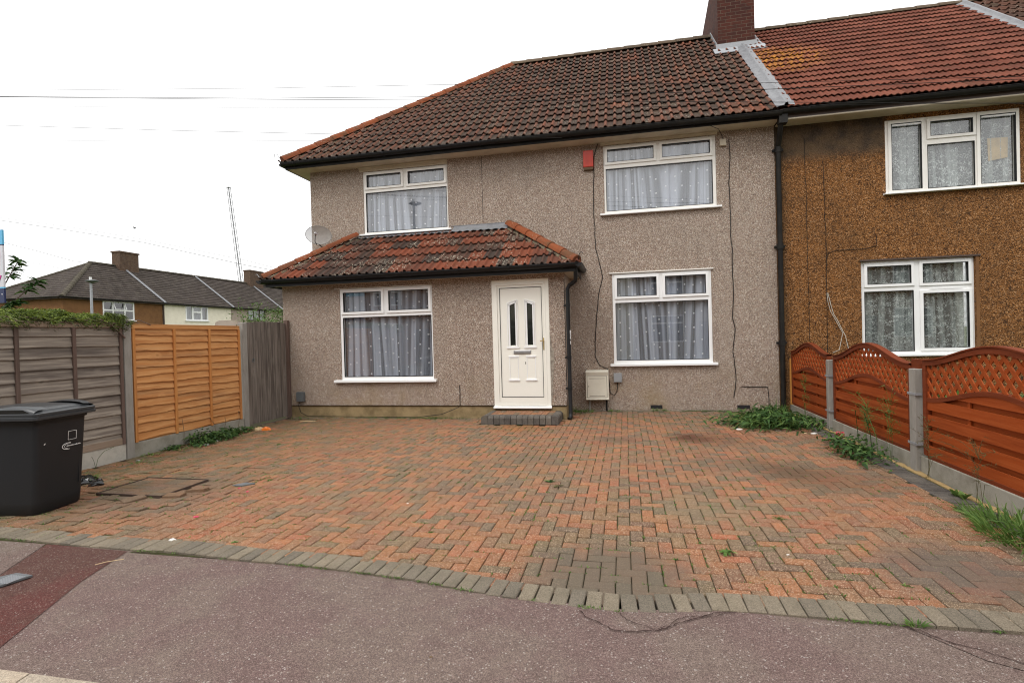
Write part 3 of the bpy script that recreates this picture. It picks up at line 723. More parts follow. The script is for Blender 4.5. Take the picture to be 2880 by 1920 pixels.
for _ in range(240):     # tufts along the outer edge
    x = random.uniform(-5.5, 2.6); y = edge_y(x)-.01
    if noise.noise(Vector((x*2.2, 0, 7))) < .05: continue
    for q in range(random.randint(4, 10)):
        blade(g, (x+random.gauss(0, .02), y+random.gauss(0, .008), -.004), Vector((random.gauss(0, .6), random.gauss(0, .5), 1)), random.uniform(.01, .035), .005, None, .5, 2)
for _ in range(150):
    x, y = random.uniform(-6.3, -1.5), random.uniform(3.5, 9.3)
    if x > -3.5 and random.random() < .6: continue
    x = round(x/U)*U
    for q in range(random.randint(8, 22)): blade(g, (x+random.gauss(0, .022), y+random.gauss(0, .03), -.006), Vector((random.gauss(0, .7), random.gauss(0, .7), 1)), random.uniform(.015, .05), .006, None, .5, 2)
tag(g.build('joint_grass', 'leaf_fresh'), kind='stuff')
# ================================================================== THE HOUSE
random.seed(21)
YE, YM = 9.449, 10.534
XL, XP = -6.705, 2.745          # left corner, party wall
SOF = 5.215                     # soffit
YB = 18.2                       # rear wall
EY, EZ, RY, RZ = 10.16, 5.37, 14.364, 8.92
PIT = math.atan2(RZ-EZ, RY-EY); SLV = Vector((0, math.cos(PIT), math.sin(PIT))); SLL = math.hypot(RY-EY, RZ-EZ)
house = thing('end_terrace_house', (-2, 10.5, 0), 'pebbledashed end terrace house with hipped tile roof and white front door', 'house')
WUL = (-5.445, -3.54, 3.765, 5.11); WUR = (-.337, 1.733, 3.83, 5.155); WLR = (-.23, 1.602, .905, 2.66)
WEX = (-5.455, -3.545, .735, 2.51)
DOOR = (-2.385, -1.33, .19, 2.53)
holes = [WUL, WUR, WLR]
mb = MB()
mb.plate(breaks(XL, XP, [h[0] for h in holes]+[h[1] for h in holes]), breaks(0, SOF+.1, [h[2] for h in holes]+[h[3] for h in holes]), lambda x, z: not rect_in(holes, x, z), YM, YM+.26)
mb.box(XL, XL+.26, YM+.262, YB, -.1, SOF+.1); mb.box(XL, XP, YB-.26, YB, -.1, SOF+.1)
mb.build('wall', 'pebbledash', house, weld=True)
mb = MB(); hs_ = [WEX, DOOR]
mb.plate(breaks(XL-.006, XE, [h[0] for h in hs_]+[h[1] for h in hs_]), breaks(.235, 2.66, [h[2] for h in hs_]+[h[3] for h in hs_]), lambda x, z: not rect_in(hs_, x, z), YE, YE+.22)
mb.box(XE-.22, XE, YE+.221, YM-.002, .235, 2.66); mb.box(XL-.006, XL+.2, YE+.221, YM-.002, .235, 2.66)
e = mb.build('extension_wall', 'pebbledash', house, weld=True)
# drip bead at the foot of the render, vertical bead strips at joints
mb = MB(); mb.tube([(XL, YE-.004, .236), (DOOR[0]-.01, YE-.004, .236)], .007, 6); mb.tube([(DOOR[1]+.01, YE-.004, .236), (XE, YE-.004, .236)], .007, 6)
mb.tube([(XE+.003, YE-.003, .24), (XE+.003, YE-.003, 2.5)], .006, 6)
mb.build('render_bead', 'cable', house)
mb = MB(); mb.box(XL+.01, DOOR[0]+.02, YE+.012, YE+.2, -.1, .232); mb.box(DOOR[1]-.02, XE-.012, YE+.012, YE+.2, -.1, .232); mb.box(XE-.2, XE-.012, YE+.2, YM, -.1, .232)
mb.box(DOOR[0]+.02, DOOR[1]-.02, YE+.03, YE+.2, -.1, .185)
mb.build('plinth', 'plinth', house)
mb = MB(); mb.box(-2.8, -2.792, YM-.003, YM+.01, 3.85, SOF-.01); mb.build('render_joint', 'cable', house)
# dark rooms behind the windows
mb = MB()
for (a, b, c, d), y in ((WUL, YM), (WUR, YM), (WLR, YM)):
    mb.face([(a-.3, y+.9, c-.3), (b+.3, y+.9, c-.3), (b+.3, y+.9, d+.3), (a-.3, y+.9, d+.3)])
    mb.face([(a-.3, y+.27, c-.02), (b+.3, y+.27, c-.02), (b+.3, y+.9, c-.02), (a-.3, y+.9, c-.02)]); mb.face([(a-.3, y+.27, d+.05), (b+.3, y+.27, d+.05), (b+.3, y+.9, d+.05), (a-.3, y+.9, d+.05)])
a, b, c, d = WEX; mb.box(a-.2, b+.2, YE+.8, YE+.82, c-.2, d+.3); mb.box(a-.2, b+.2, YE+.23, YE+.8, d+.06, d+.08); mb.box(a-.2, b+.2, YE+.23, YE+.8, c-.06, c-.04)
mb.box(XL+.1, XP-.1, YM+.3, YM+.32, 2.9, 3.3)
mb.build('room_interior', 'dark_room', house)

# --- windows
def std_window(parent, o, yf, glass_l, glass_r, zt0, zt1, low, sill, label=None, **k):
    h = [(glass_l[0], glass_l[1], zt0, zt1, True), (glass_r[0], glass_r[1], zt0, zt1, True), (low[0], low[1], low[2], low[3], False)]
    return window(parent, o, h, yf, sill, label=label, **k)
std_window(house, WUL, YM+.012, (-5.355, -4.572), (-4.412, -3.613), 4.775, 5.035, (-5.39, -3.568, 3.815, 4.66), (-5.555, -3.47, 3.785, 3.74))
std_window(house, WUR, YM+.012, (-.262, .61), (.766, 1.633), 4.83, 5.075, (-.296, 1.671, 3.885, 4.705), (-.42, 1.813, 3.845, 3.80))
std_window(house, WLR, YM+.012, (-.137, .606), (.765, 1.503), 2.215, 2.573, (-.175, 1.537, .972, 2.091), (-.297, 1.681, .915, .862), mat='upvc_clean')
std_window(house, WEX, YE+.012, (-5.375, -4.577), (-4.424, -3.619), 2.06, 2.438, (-5.40, -3.572, .792, 1.95), (-5.59, -3.485, .742, .688), mat='upvc_clean')
# head strips over windows
mb = MB(); mb.box(WLR[0]-.05, WLR[1]+.04, YM-.03, YM+.02, WLR[3]+.002, WLR[3]+.022); mb.build('window_head_strip', 'upvc', house, bevel=.003)
mb = MB(); mb.box(WEX[0]-.1, WEX[1]+.01, YE-.02, YE+.02, WEX[3]+.002, WEX[3]+.012); mb.build('window_head_strip', 'upvc', house, bevel=.003)
for Wd, l_, r_, dz_ in ((WUL, .07, .01, 0), (WUR, .05, .03, .015)):
    mb = MB(); pr = [(YM+.01, 5.115), (YM-.012, 5.115), (YM-.012, 5.138), (YM-.03, 5.14), (YM-.03, 5.166), (YM-.048, 5.168), (YM-.048, 5.205), (YM+.01, 5.205)]
    if dz_: pr = [(a_, max(b_, 5.162)) for a_, b_ in pr]; pr = [(YM+.01, 5.16), (YM-.03, 5.16), (YM-.03, 5.185), (YM-.048, 5.187), (YM-.048, 5.208), (YM+.01, 5.208)]
    mb.prism([(Wd[0]-l_, a_, b_) for a_, b_ in pr], (Wd[1]-Wd[0]+l_+r_, 0, 0)); mb.build('window_head_moulding', 'soffit_cream', house)
curtain(WUL[0]+.03, WUL[1]-.03, 3.80, 5.08, YM+.105, 'net_dots', 'white spotted net curtain in the upstairs window above the tiled lean-to', 12)
curtain(WUR[0]+.03, WUR[1]-.03, 3.86, 5.12, YM+.105, 'net_dots', 'white spotted net curtain in the upstairs window beside the red alarm box', 11)
curtain(WLR[0]+.03, WLR[1]-.03, .96, 2.62, YM+.105, 'net_dots', 'white spotted net curtain in the ground floor window above the meter box', 12)
curtain(WEX[0]+.03, WEX[1]-.03, .80, 2.47, YE+.105, 'net_dots', 'white spotted net curtain in the window beside the front door', 10)

# --- front door
a, b, c, d = DOOR
mb = MB(); fw = .10
mb.plate([a, a+fw, b-fw, b], [c, c+.045, d-fw, d], lambda x, z: not (a+fw < x < b-fw and c+.045 < z < d-fw), YE-.004, YE+.09)
fr = mb.build('door_frame', 'door_white', house, weld=True, bevel=.006)
mb = MB(); mb.plate([a+fw-.035, a+fw+.0, b-fw, b-fw+.035], [c+.05, c+.10, d-fw, d-fw+.035], lambda x, z: not (a+fw < x < b-fw and c+.1 < z < d-fw), YE-.012, YE-.0045); sub(mb, 'frame_bead', 'door_white', fr, False, .004, True)
mb = MB(); mb.prism([(a-.01, YE+.02, c+.045), (a-.01, YE-.05, c+.03), (a-.01, YE-.05, c-.002), (a-.01, YE+.02, c-.002)], (b-a+.02, 0, 0)); sub(mb, 'threshold', 'upvc_clean', fr, False, .005)
lx0, lx1, lz0, lz1 = -2.236, -1.467, .395, 2.38
GL = [(-2.06, -1.952, 1.335, 2.115), (-1.74, -1.632, 1.335, 2.115)]
mb = MB(); 
mb.plate(breaks(lx0-.048, lx1+.048, [lx0-.003, lx1+.003]), breaks(c+.1, lz1+.05, [lz0-.003, lz1+.003]), lambda x, z: not (lx0-.003 < x < lx1+.003 and lz0-.003 < z < lz1+.003), YE+.004, YE+.07)
lf = mb.build('front_door', 'door_white', house, weld=True, bevel=.004)
mb = MB(); hs2 = GL
mb.plate(breaks(lx0+.003, lx1-.003, [g_[k] for g_ in GL for k in (0, 1)]), breaks(lz0+.003, lz1-.003, [GL[0][2], GL[0][3]]), lambda x, z: not rect_in(hs2, x, z), YE+.012, YE+.06)
sub(mb, 'door_panel', 'door_white', lf, False, 0, True)
mb = MB(); mb.plate(breaks(lx0-.006, lx1+.006, [lx0+.002, lx1-.002]), breaks(lz0-.006, lz1+.006, [lz0+.002, lz1-.002]), lambda x, z: not (lx0+.002 < x < lx1-.002 and lz0+.002 < z < lz1-.002), YE+.001, YE+.0125); sub(mb, 'door_gasket', 'black_plastic', lf, False, 0, True)
for i, g_ in enumerate(GL):
    mb = MB(); mb.box(g_[0]-.005, g_[1]+.005, YE+.025, YE+.03, g_[2]-.005, g_[3]+.005); sub(mb, 'door_glass', 'dark_glass', lf, False)
    # raised surround with slanted head
    mb = MB(); w = .022; lo, hi = (.05, 0) if i == 0 else (0, .05)
    A = (g_[0], g_[3]-lo); B = (g_[1], g_[3]-hi)
    def bar(p, q, hw=.013): 
        p = Vector((p[0], YE+.006, p[1])); q = Vector((q[0], YE+.006, q[1])); t_ = (q-p); mb.obox((p+q)/2, t_/2+t_.normalized()*hw, (0, .008, 0), t_.normalized().cross(Vector((0, 1, 0)))*hw)
    bar((g_[0]-.008, g_[2]-.01), (g_[0]-.008, A[1])); bar((g_[1]+.008, g_[2]-.01), (g_[1]+.008, B[1])); bar((g_[0]-.014, A[1]+.01), (g_[1]+.014, B[1]+.01))
    bar((g_[0]-.03, A[1]+.045), (g_[1]+.03, B[1]+.045), .008); bar((g_[0]-.04, g_[2]-.3*0), (g_[0]-.04, A[1]+.04), .006); bar((g_[1]+.04, g_[2]), (g_[1]+.04, B[1]+.04), .006)
    mb.prism([(g_[0], YE+.011, A[1]-.0), (g_[0], YE+.011, g_[3]+.004), (g_[1], YE+.011, g_[3]+.004), (g_[1], YE+.011, B[1])], (0, .03, 0))
    mb.box(g_[0]-.06, g_[1]+.06, YE-.006, YE+.02, g_[2]-.055, g_[2]-.02); sub(mb, 'glass_surround', 'upvc_clean', lf, False, .004)
    mb = MB(); x0, x1 = (g_[0]-.035, g_[1]+.045)
    mb.box(x0, x1, YE-.002, YE+.02, 1.12, 1.145); mb.box(x0-.01, x1+.01, YE-.006, YE+.02, .685, .715)
    mb.plate([x0+.01, x0+.022, x1-.022, x1-.01], [.715, .73, 1.105, 1.12], lambda x, z: not (x0+.022 < x < x1-.022 and .73 < z < 1.105), YE+.004, YE+.02)
    sub(mb, 'raised_panel', 'upvc_clean', lf, False, .004)
mb = MB(); mb.box(-2.0, -1.68, YE-.004, YE+.02, 1.175, 1.245); mb.box(-1.985, -1.695, YE-.011, YE-.002, 1.185, 1.235); sub(mb, 'letterbox', 'metal', lf, False, .006)
mb = MB(); mb.box(-1.452, -1.422, YE-.006, YE+.01, 1.24, 1.46); mb.tube([(-1.437, YE, 1.41), (-1.437, YE-.05, 1.41), (-1.5, YE-.055, 1.405)], .009, 8); sub(mb, 'handle', 'brass', lf, False, .004)
mb = MB(); mb.box(-1.79, -1.78, YE+.006, YE+.02, .99, 1.03); sub(mb, 'scuff', 'black_plastic', lf, False)
# hacked-off render beside the door
mb = MB(); P_ = [(b+.002, 1.55), (b+.02, 1.45), (b+.035, 1.3), (b+.075, 1.2), (b+.07, 1.0), (b+.05, .8), (b+.035, .6), (b+.04, .45), (b+.002, .3)]
for i in range(len(P_)-1):
    (x0, z0), (x1, z1) = P_[i], P_[i+1]
    mb.prism([(b, YE-.001, z0), (x0, YE-.001, z0), (x1, YE-.001, z1), (b, YE-.001, z1)], (0, -.004-.006*random.random(), 0))
mb.build('exposed_mortar', 'wall_blob', house)

# --- soffits, fascias, gutters
mb = MB(); mb.box(XL-.33, XP, EY+.03, YM-.001, SOF-.004, SOF+.016); mb.box(XL-.33, XL-.001, YM, YB+.35, SOF-.004, SOF+.016)
mb.build('soffit', 'soffit_cream', house)
mb = MB(); mb.box(XL-.35, XP, EY+.008, EY+.029, SOF-.01, SOF+.15); mb.box(XL-.352, XL-.33, EY+.03, YB+.35, SOF-.01, SOF+.15)
mb.build('fascia', 'gutter_weathered', house)
mb = MB(); gz = SOF+.115; gutter(mb, (XL-.40, EY-.05, gz-.01), (-2.4, EY-.05, gz+.0), .06, 1.0); mb.build('gutter', 'black_plastic', house)
mb = MB(); gutter(mb, (-2.4, EY-.052, gz-.002), (XP+.02, EY-.052, gz-.035), .063, 1.2); mb.build('gutter', 'gutter_weathered', house)
mb = MB(); gutter(mb, (XL-.41, EY-.05, gz-.01), (XL-.41, YB+.3, gz-.01), .06, 1.0); mb.tube([(XL-.45, EY-.02, gz+.12), (XL-.5, EY-.05, gz+.2), (XL-.56, EY-.05, gz+.21), (XL-.57, EY-.05, gz+.15)], .005, 5); mb.build('gutter', 'black_plastic', house)

# --- roofs
XH = XL-.34; RX = XH+(RY-EY)        # hip start, ridge start
hipn = Vector((-1, 1, 0)).normalized()
mb = MB(); W_ = XP-.08-XH
slope(mb, (XH-.02, EY-.045, EZ-.04), (1, 0, 0), SLV, W_+.02, SLL, .172, .34, 'roll', 2)
roof = mb.build('roof', 'tile_old', house, clips=[((XH, EY, 0), hipn), ((XP-.05, 0, 0), (1, 0, 0)), ((0, RY, 0), (0, 1, 0))])
mb = MB(); slope(mb, (XH-.045, 2*RY-EY, EZ-.04), (0, -1, 0), (SLV.y, 0, SLV.z), 2*(RY-EY), SLL, .172, .34, 'roll', 2)
sub2 = mb.build('roof_side', 'tile_old', roof, clips=[((XH, EY, 0), -hipn), ((XH, 2*RY-EY, 0), Vector((1, 1, 0)).normalized()*1.0)])
mb = MB(); mb.face([(XH, 2*RY-EY, EZ), (RX, RY, RZ), (XP, RY, RZ), (XP, 2*RY-EY, EZ)]); mb.face([(XH+.05, EY+.05, EZ-.05), (XP, EY+.05, EZ-.05), (XP, RY, RZ-.08), (RX, RY, RZ-.08)])
mb.build('roof_rear', 'tile_old', roof)
mb = MB(); ridge_run(mb, (RX-.03, RY, RZ-.005), (2.32, RY, RZ-.005), .11, .45); mb.build('ridge_tiles', 'ridge_old', roof)
mb = MB(); ridge_run(mb, (XH-.02, EY-.02, EZ-.0), (RX+.02, RY+.02, RZ+.005), .115, .42); mb.build('hip_tiles', 'ridge_red', roof)
mb = MB()
d_ = Vector((RX-XH, RY-EY, RZ-EZ)); 
for i in range(60):
    t0, t1 = i/60, (i+1)/60; o1 = Vector((.13+.025*random.random(), -.0, -.01)); p, q = Vector((XH, EY, EZ))+d_*t0, Vector((XH, EY, EZ))+d_*t1
    mb.prism([p+Vector((0, 0, -.03)), q+Vector((0, 0, -.03)), q+o1, p+o1], Vector((0, -.02, .03)))
mb.build('hip_mortar', 'mortar', roof)
# chimney stack (tapers at the rear)
CX0, CX1, CY = 2.31, 3.12, 13.37
mb = MB(); mb.prism([(CX0, CY, 7.9), (CX0, CY, 11.0), (CX0, CY+.95, 11.0), (CX0, CY+1.1, 10.05), (CX0, CY+2.42, 9.76), (CX0, CY+2.42, 7.9)], (CX1-CX0, 0, 0))
mb.box(CX0-.04, CX1+.04, CY-.04, CY+1.0, 11.0, 11.25)
mb.build('chimney', 'brick_chimney', roof)
mb = MB(); zr = lambda y: EZ+(y-EY)*math.tan(PIT)
mb.prism([(CX0-.05, CY-.018, zr(CY)+.17), (CX1+.04, CY-.018, zr(CY)+.17), (CX1+.04, CY-.018, zr(CY)), (CX0-.05, CY-.018, zr(CY)-.0)], (0, .015, 0))
mb.prism([(CX0-.12, CY-.26, zr(CY-.26)+.055), (CX1+.2, CY-.26, zr(CY-.26)+.055), (CX1+.2, CY, zr(CY)+.065), (CX0-.12, CY, zr(CY)+.065)], (0, 0, .012))
for i in range(9):
    y0 = CY+i*.11; z0 = zr(y0); mb.prism([(CX0-.016, y0, z0), (CX0-.016, y0+.12, z0+.1), (CX0-.016, y0+.12, z0+.26), (CX0-.016, y0, z0+.15)], (.013, 0, 0)); mb.prism([(CX1+.003, y0, z0), (CX1+.003, y0+.12, z0+.1), (CX1+.003, y0+.12, z0+.26), (CX1+.003, y0, z0+.15)], (.013, 0, 0))
    mb.prism([(CX1, y0, z0+.05), (CX1+.17, y0, z0+.05), (CX1+.15, y0+.11, z0+.15), (CX1, y0+.11, z0+.15)], (0, 0, .012))
mb.build('chimney_flashing', 'lead_white', roof)
# lead strip over the party wall
def lead_strip(xc, parent, w=.2):
    mb = MB(); n = 26; rows = []
    for i in range(n+1):
        t = i/n; p = Vector((0, EY-.03, EZ-.01))+SLV*(SLL*t); row = []
        for dx, h in ((-w*.62+.012*random.gauss(0, 1), .028), (-w*.4, .05), (-w*.1, .058), (-.01, .095), (w*.1, .10), (w*.2, .062), (w*.45, .055), (w*.62+.03*random.random(), .035)):
            row.append(p+Vector((xc+dx, 0, 0))+Vector((0, -math.sin(PIT), math.cos(PIT)))*(h+random.gauss(0, .004)))
        rows.append(row)
    mb.grid(rows, .5, True); return mb.build('party_flashing', 'lead', parent)
lead_strip(2.83, roof, .24)

# --- extension roof
Ey, Ez, Ty, Tz = 9.17, 2.755, YM, 3.715; p2 = math.atan2(Tz-Ez, Ty-Ey); V2 = Vector((0, math.cos(p2), math.sin(p2))); L2 = math.hypot(Ty-Ey, Tz-Ez)
X0, X1, T0, T1 = -6.91, -.80, -5.56, -2.26
n1 = Vector((-(Ty-Ey), (T0-X0), 0)).normalized(); n2 = Vector(((Ty-Ey), (X1-T1), 0)).normalized()
random.seed(8)
mb = MB(); slope(mb, (X0-.1, Ey-.03, Ez-.028), (1, 0, 0), V2, X1-X0+.2, L2, .15, .34, 'roll', 2, .036)
er = mb.build('extension_roof', 'tile_red', house, clips=[((X0, Ey, 0), n1), ((X1, Ey, 0), n2)])
for (xa, xb, sx, nn) in ((X0, T0, 1, -n1), (X1, T1, -1, -n2)):
    run = abs(xb-xa); Vv = Vector((sx*run, 0, Tz-Ez)).normalized()
    mb = MB(); slope(mb, (xa-sx*.03, Ey-.05 if sx < 0 else Ty+.0, Ez-.028), (0, 1 if sx < 0 else -1, 0), Vv, Ty-Ey+.05, math.hypot(run, Tz-Ez), .15, .34, 'roll', 2, .024)
    mb.build('side_slope', 'tile_red', er, clips=[((xa, Ey, 0), nn), ((0, Ty, 0), (0, 1, 0))])
mb = MB(); ridge_run(mb, (X0+.0, Ey+.0, Ez+.015), (T0, Ty-.05, Tz+.04), .085, .36); mb.build('hip_tiles', 'ridge_red', er); mb = MB(); ridge_run(mb, (X1-.0, Ey+.0, Ez+.015), (T1, Ty-.05, Tz+.05), .095, .36); mb.build('hip_tiles', 'ridge_red', er)
for (xa, xb, s_) in ((X0, T0, 1), (X1, T1, -1)):
    mb = MB(); d_ = Vector((xb-xa, Ty-Ey, Tz-Ez))
    for i in range(26):
        t0, t1 = i/26, (i+1)/26; o1 = Vector((s_*(.13+.03*random.random()), 0, -.0)); p, q = Vector((xa, Ey, Ez))+d_*t0, Vector((xa, Ey, Ez))+d_*t1
        mb.prism([p+Vector((0, 0, -.02)), q+Vector((0, 0, -.02)), q+o1, p+o1], Vector((0, -.015, .035)))
    mb.build('hip_mortar', 'mortar', er)
mb = MB(); n = 60; rows = [[], [], []]
for i in range(n+1):
    x = T0+(T1-T0)*i/n; rows[0].append((x, Ty-.004, (Tz+.10 if x > -3.46 else Tz+.01))); rows[1].append((x, Ty-.03, (Tz+.07 if x > -3.46 else Tz+.005))); rows[2].append((x, Ty-.16, Tz-.045+.012*math.sin(x*42)))
mb.grid(rows, .5, True); mb.tube([(T0+2.07, Ty-.008, Tz+.10), (T1, Ty-.008, Tz+.10)], .008, 6); mb.build('apron_flashing', 'lead', er)
mb = MB(); mb.box(X0+.05, X1-.05, Ey+.04, YE-.001, 2.61, 2.63); mb.box(XE+.001, X1-.05, YE, YM-.002, 2.61, 2.63); mb.build('soffit', 'soffit_cream', er)
mb = MB(); mb.box(X0+.02, X1-.02, Ey+.012, Ey+.038, 2.59, 2.77); mb.box(X1-.045, X1-.02, Ey+.04, YM-.03, 2.59, 2.77); mb.box(X0+.02, X0+.045, Ey+.04, YM, 2.59, 2.77); mb.build('fascia', 'black_plastic', er)
mb = MB(); gutter(mb, (X0-.03, Ey-.045, 2.715), (X1+.04, Ey-.045, 2.725), .062, 1.0); gutter(mb, (X1+.045, Ey-.1, 2.725), (X1+.045, YM-.35, 2.725), .06, .6); gutter(mb, (X0-.045, YM, 2.715), (X0-.045, Ey-.1, 2.715), .06, .6)
mb.tube([(X1+.05, Ey-.02, 2.78), (X1+.06, Ey-.03, 2.88), (X1+.10, Ey-.03, 2.92), (X1+.12, Ey-.03, 2.89)], .007, 5); mb.build('gutter', 'black_plastic', er)
# downpipes
mb = MB(); xq = XE+.065
mb.tube([(X1-.02, YE-.22, 2.68), (X1-.02, YE-.20, 2.50), (X1-.035, YE-.16, 2.435), (X1-.08, YE-.13, 2.41), (xq+.1, YE-.08, 2.40), (xq+.04, YE-.06, 2.38), (xq, YE-.055, 2.31), (xq, YE-.055, .12), (xq, YE-.08, .05), (xq-.02, YE-.13, .015)], .036, 12)
for z in (2.02, 1.1, .55): mb.tube([(xq, YE-.055, z-.03), (xq, YE-.055, z+.03)], .043, 12); mb.box(xq-.075, xq, YE-.06, YE-.035, z-.015, z+.015)
mb.build('downpipe', 'black_plastic', house)
mb = MB()
for z, h in ((1.52, .06), (1.44, .02), (1.36, .03)): mb.tube([(xq+.031, YE-.07, z-h), (xq+.032, YE-.07, z+h)], [.006, .012], 6)
mb.build('paint_splash', 'white_paint', house)
mb = MB(); xd = 2.79; mb.tube([(xd-.02, YM-.38, 5.2), (xd-.02, YM-.34, 5.1), (xd, YM-.15, 4.9), (xd, YM-.07, 4.8), (xd, YM-.065, .02)], .044, 12)
for z in (4.75, 3.0, 1.25): mb.tube([(xd, YM-.065, z-.05), (xd, YM-.065, z+.05)], .058, 12); mb.box(xd-.09, xd+.09, YM-.05, YM-.01, z-.02, z+.02)
mb.box(xd-.07, xd+.07, YM-.44, YM-.30, 5.1, 5.25)
mb.build('downpipe', 'gutter_weathered', house, bevel=.003)
for x in (.55, 2.12):
    mb = MB(); mb.box(x-.11, x+.11, YM-.006, YM+.01, .035, .105); mb.build('air_brick', 'dark_room', house)

# --- doorstep
t = thing('doorstep', (-1.8, 9.1, 0), 'low doorstep of red paving blocks edged with rounded dark grey blocks', 'step')
mb = MB(); sx0, sx1, sy = -2.47, -1.13, 8.80
def nose(mb, x0, x1, y0, y1, z1, r):
    pr = [(y0, 0), (y0, z1-.04), (y0+.012, z1-.016), (y0+.04, z1), (y1, z1), (y1, 0)]
    mb.prism([(x0, a, b) for a, b in pr][::-1], (x1-x0, 0, 0), r)
n = 11; w = (sx1-sx0-.24)/n
for i in range(n): nose(mb, sx0+.12+i*w+.004, sx0+.12+(i+1)*w-.004, sy, sy+.17, .145, random.random())
for i in range(5):
    y = sy+.0+i*.128
    for s_, xa in ((1, sx0), (-1, sx1)):
        pr = [(xa, 0), (xa, .105), (xa+s_*.012, .13), (xa+s_*.04, .145), (xa+s_*.117, .145), (xa+s_*.117, 0)]
        q = [(a, y+.002, b) for a, b in pr]; mb.prism(q if s_ > 0 else q[::-1], (0, .124, 0), random.random())
mb.build('step_edging', 'step_grey', t)
mb = MB()
cols_ = [.62, .75, .6, .7, .1, .72, .66, .8, .7, .64, .1]
for i in range(11): mb.box(sx0+.122+i*w+.002, sx0+.122+(i+1)*w-.002, sy+.174, YE-.03-.19, -.0, .146+random.gauss(0, .001), cols_[i]); mb.box(sx0+.122+i*w+.002, sx0+.122+(i+1)*w-.002, YE-.215, YE-.02, -.0, .146, cols_[(i+3) % 11])
mb.build('step_top', 'paver', t, bevel=.004)

# --- things fixed to the walls
t = thing('alarm_box', (-.625, YM, 4.7), 'red burglar alarm box under the eaves above the meter cabinet', 'alarm box')
mb = MB(); mb.prism([(-.725, YM-.002, 5.085), (-.725, YM-.09, 5.075), (-.725, YM-.075, 4.76), (-.725, YM-.002, 4.745)], (.195, 0, 0)); mb.build('cover', 'red_plastic', t, bevel=.01)
mb = MB(); mb.prism([(-.718, YM-.002, 4.744), (-.718, YM-.072, 4.755), (-.718, YM-.06, 4.71), (-.718, YM-.002, 4.70)], (.18, 0, 0)); mb.build('lens', 'twig_brown', t)
t = thing('meter_box', (-.555, YM, 0), 'cream gas meter cabinet on stub pipes against the pebbledashed wall', 'meter box')
mb = MB(); x0, x1, z0, z1 = -.775, -.34, .232, .80
mb.prism([(x0, YM-.002, z1), (x0, YM-.215, z1-.01), (x0, YM-.225, z1-.03), (x0, YM-.205, z1-.1), (x0, YM-.205, z0+.03), (x0, YM-.22, z0+.02), (x0, YM-.22, z0), (x0, YM-.002, z0)], (x1-x0, 0, 0)); mb.build('cabinet', 'meter_cream', t, bevel=.006)
mb = MB(); mb.box(x0+.03, x1-.035, YM-.2115, YM-.206, z0+.045, z1-.115); d_o = mb.build('door', 'meter_cream', t, bevel=.004)
mb = MB()
mb.box(x0+.07, x1-.07, YM-.213, YM-.2118, z1-.16, z1-.154); mb.box(x0+.07, x1-.07, YM-.213, YM-.2118, z0+.07, z0+.076); mb.box(x0+.05, x0+.062, YM-.213, YM-.2118, z0+.25, z0+.27)
e_ = x0+.022; mb.plate([x0+.024, x0+.03, x1-.035, x1-.029], [z0+.039, z0+.045, z1-.115, z1-.109], lambda x, z: not (x0+.03 < x < x1-.035 and z0+.045 < z < z1-.115), YM-.2075, YM-.2045); sub(mb, 'slot', 'dark_frame', d_o, False)
mb = MB(); mb.tube([(x0+.06, YM-.1, .0), (x0+.06, YM-.1, z0)], .02, 8); mb.build('pipe', 'concrete_post', t)
mb = MB(); mb.tube([(x1-.05, YM-.1, .0), (x1-.05, YM-.1, z0)], .018, 8); mb.build('pipe', 'black_plastic', t)
mb = MB(); mb.box(-.245, -.088, YM-.075, YM-.001, .555, .73); tag(mb.build('junction_box', 'grey_box', origin=(-.166, YM, .555), bevel=.008), 'square mid grey electrical box between the meter cabinet and the window', 'electrical box')
mb = MB(); mb.box(-6.43, -6.268, YE-.07, YE-.001, .317, .51); tag(mb.build('junction_box', 'cover_grey', origin=(-6.35, YE, .317), bevel=.008), 'small grey electrical box low on the wall beside the side gate', 'electrical box')
mb = MB(); mb.box(1.80, 1.915, YM-.05, YM-.001, 4.93, 5.06); tag(mb.build('cable_box', 'soffit_cream', origin=(1.86, YM, 4.93), bevel=.01), 'small telephone cable box under the eaves near the tall downpipe', 'cable box')
def cable(pts, r, mat, label, name='wall_cable'):
    fine = []
    P = [Vector(p) for p in pts]
    for a_, b_ in zip(P, P[1:]):
        m = max(1, int((b_-a_).length/.12))
        for i in range(m): fine.append(a_+(b_-a_)*i/m+Vector((random.gauss(0, .004), 0, 0)))
    fine.append(P[-1]); mb = MB(); mb.tube(fine, r, 5); return tag(mb.build(name, mat, origin=P[-1]), label, 'cable')
yw = YM-.008
cable([(-.445, yw, 5.21), (-.523, yw, 4.97), (-.55, yw, 4.1), (-.53, yw, 3.44), (-.525, yw, 3.16), (-.403, yw, 2.6), (-.5, yw, 2.25), (-.566, yw, 1.61), (-.595, yw, 1.06), (-.508, yw, .88), (-.346, yw, .81), (-.335, yw, .5), (-.315, yw, .34), (-.24, yw-.02, .30), (-.19, yw-.02, .38), (-.17, yw-.02, .555)], .0075, 'cable', 'black cable hanging down the wall from the eaves to the meter cabinet')
cable([(1.86, yw, 4.93), (1.969, yw, 5.05), (1.985, yw, 4.83), (1.958, yw, 4.23), (1.966, yw, 3.27), (1.977, yw, 3.01), (1.99, yw, 2.17), (1.96, yw, 1.75), (2.0, yw, 1.53), (1.955, yw, 1.11), (2.0, yw, .59), (1.947, yw, .24)], .0075, 'cable', 'black cable down the wall between the windows and the tall downpipe')
cable([(2.1, yw, .449), (2.3, yw, .443), (2.54, yw, .44), (2.55, yw, .3), (2.56, yw, .1)], .007, 'cable', 'short black cable bent along the wall foot near the tall downpipe')
ye = YE-.012
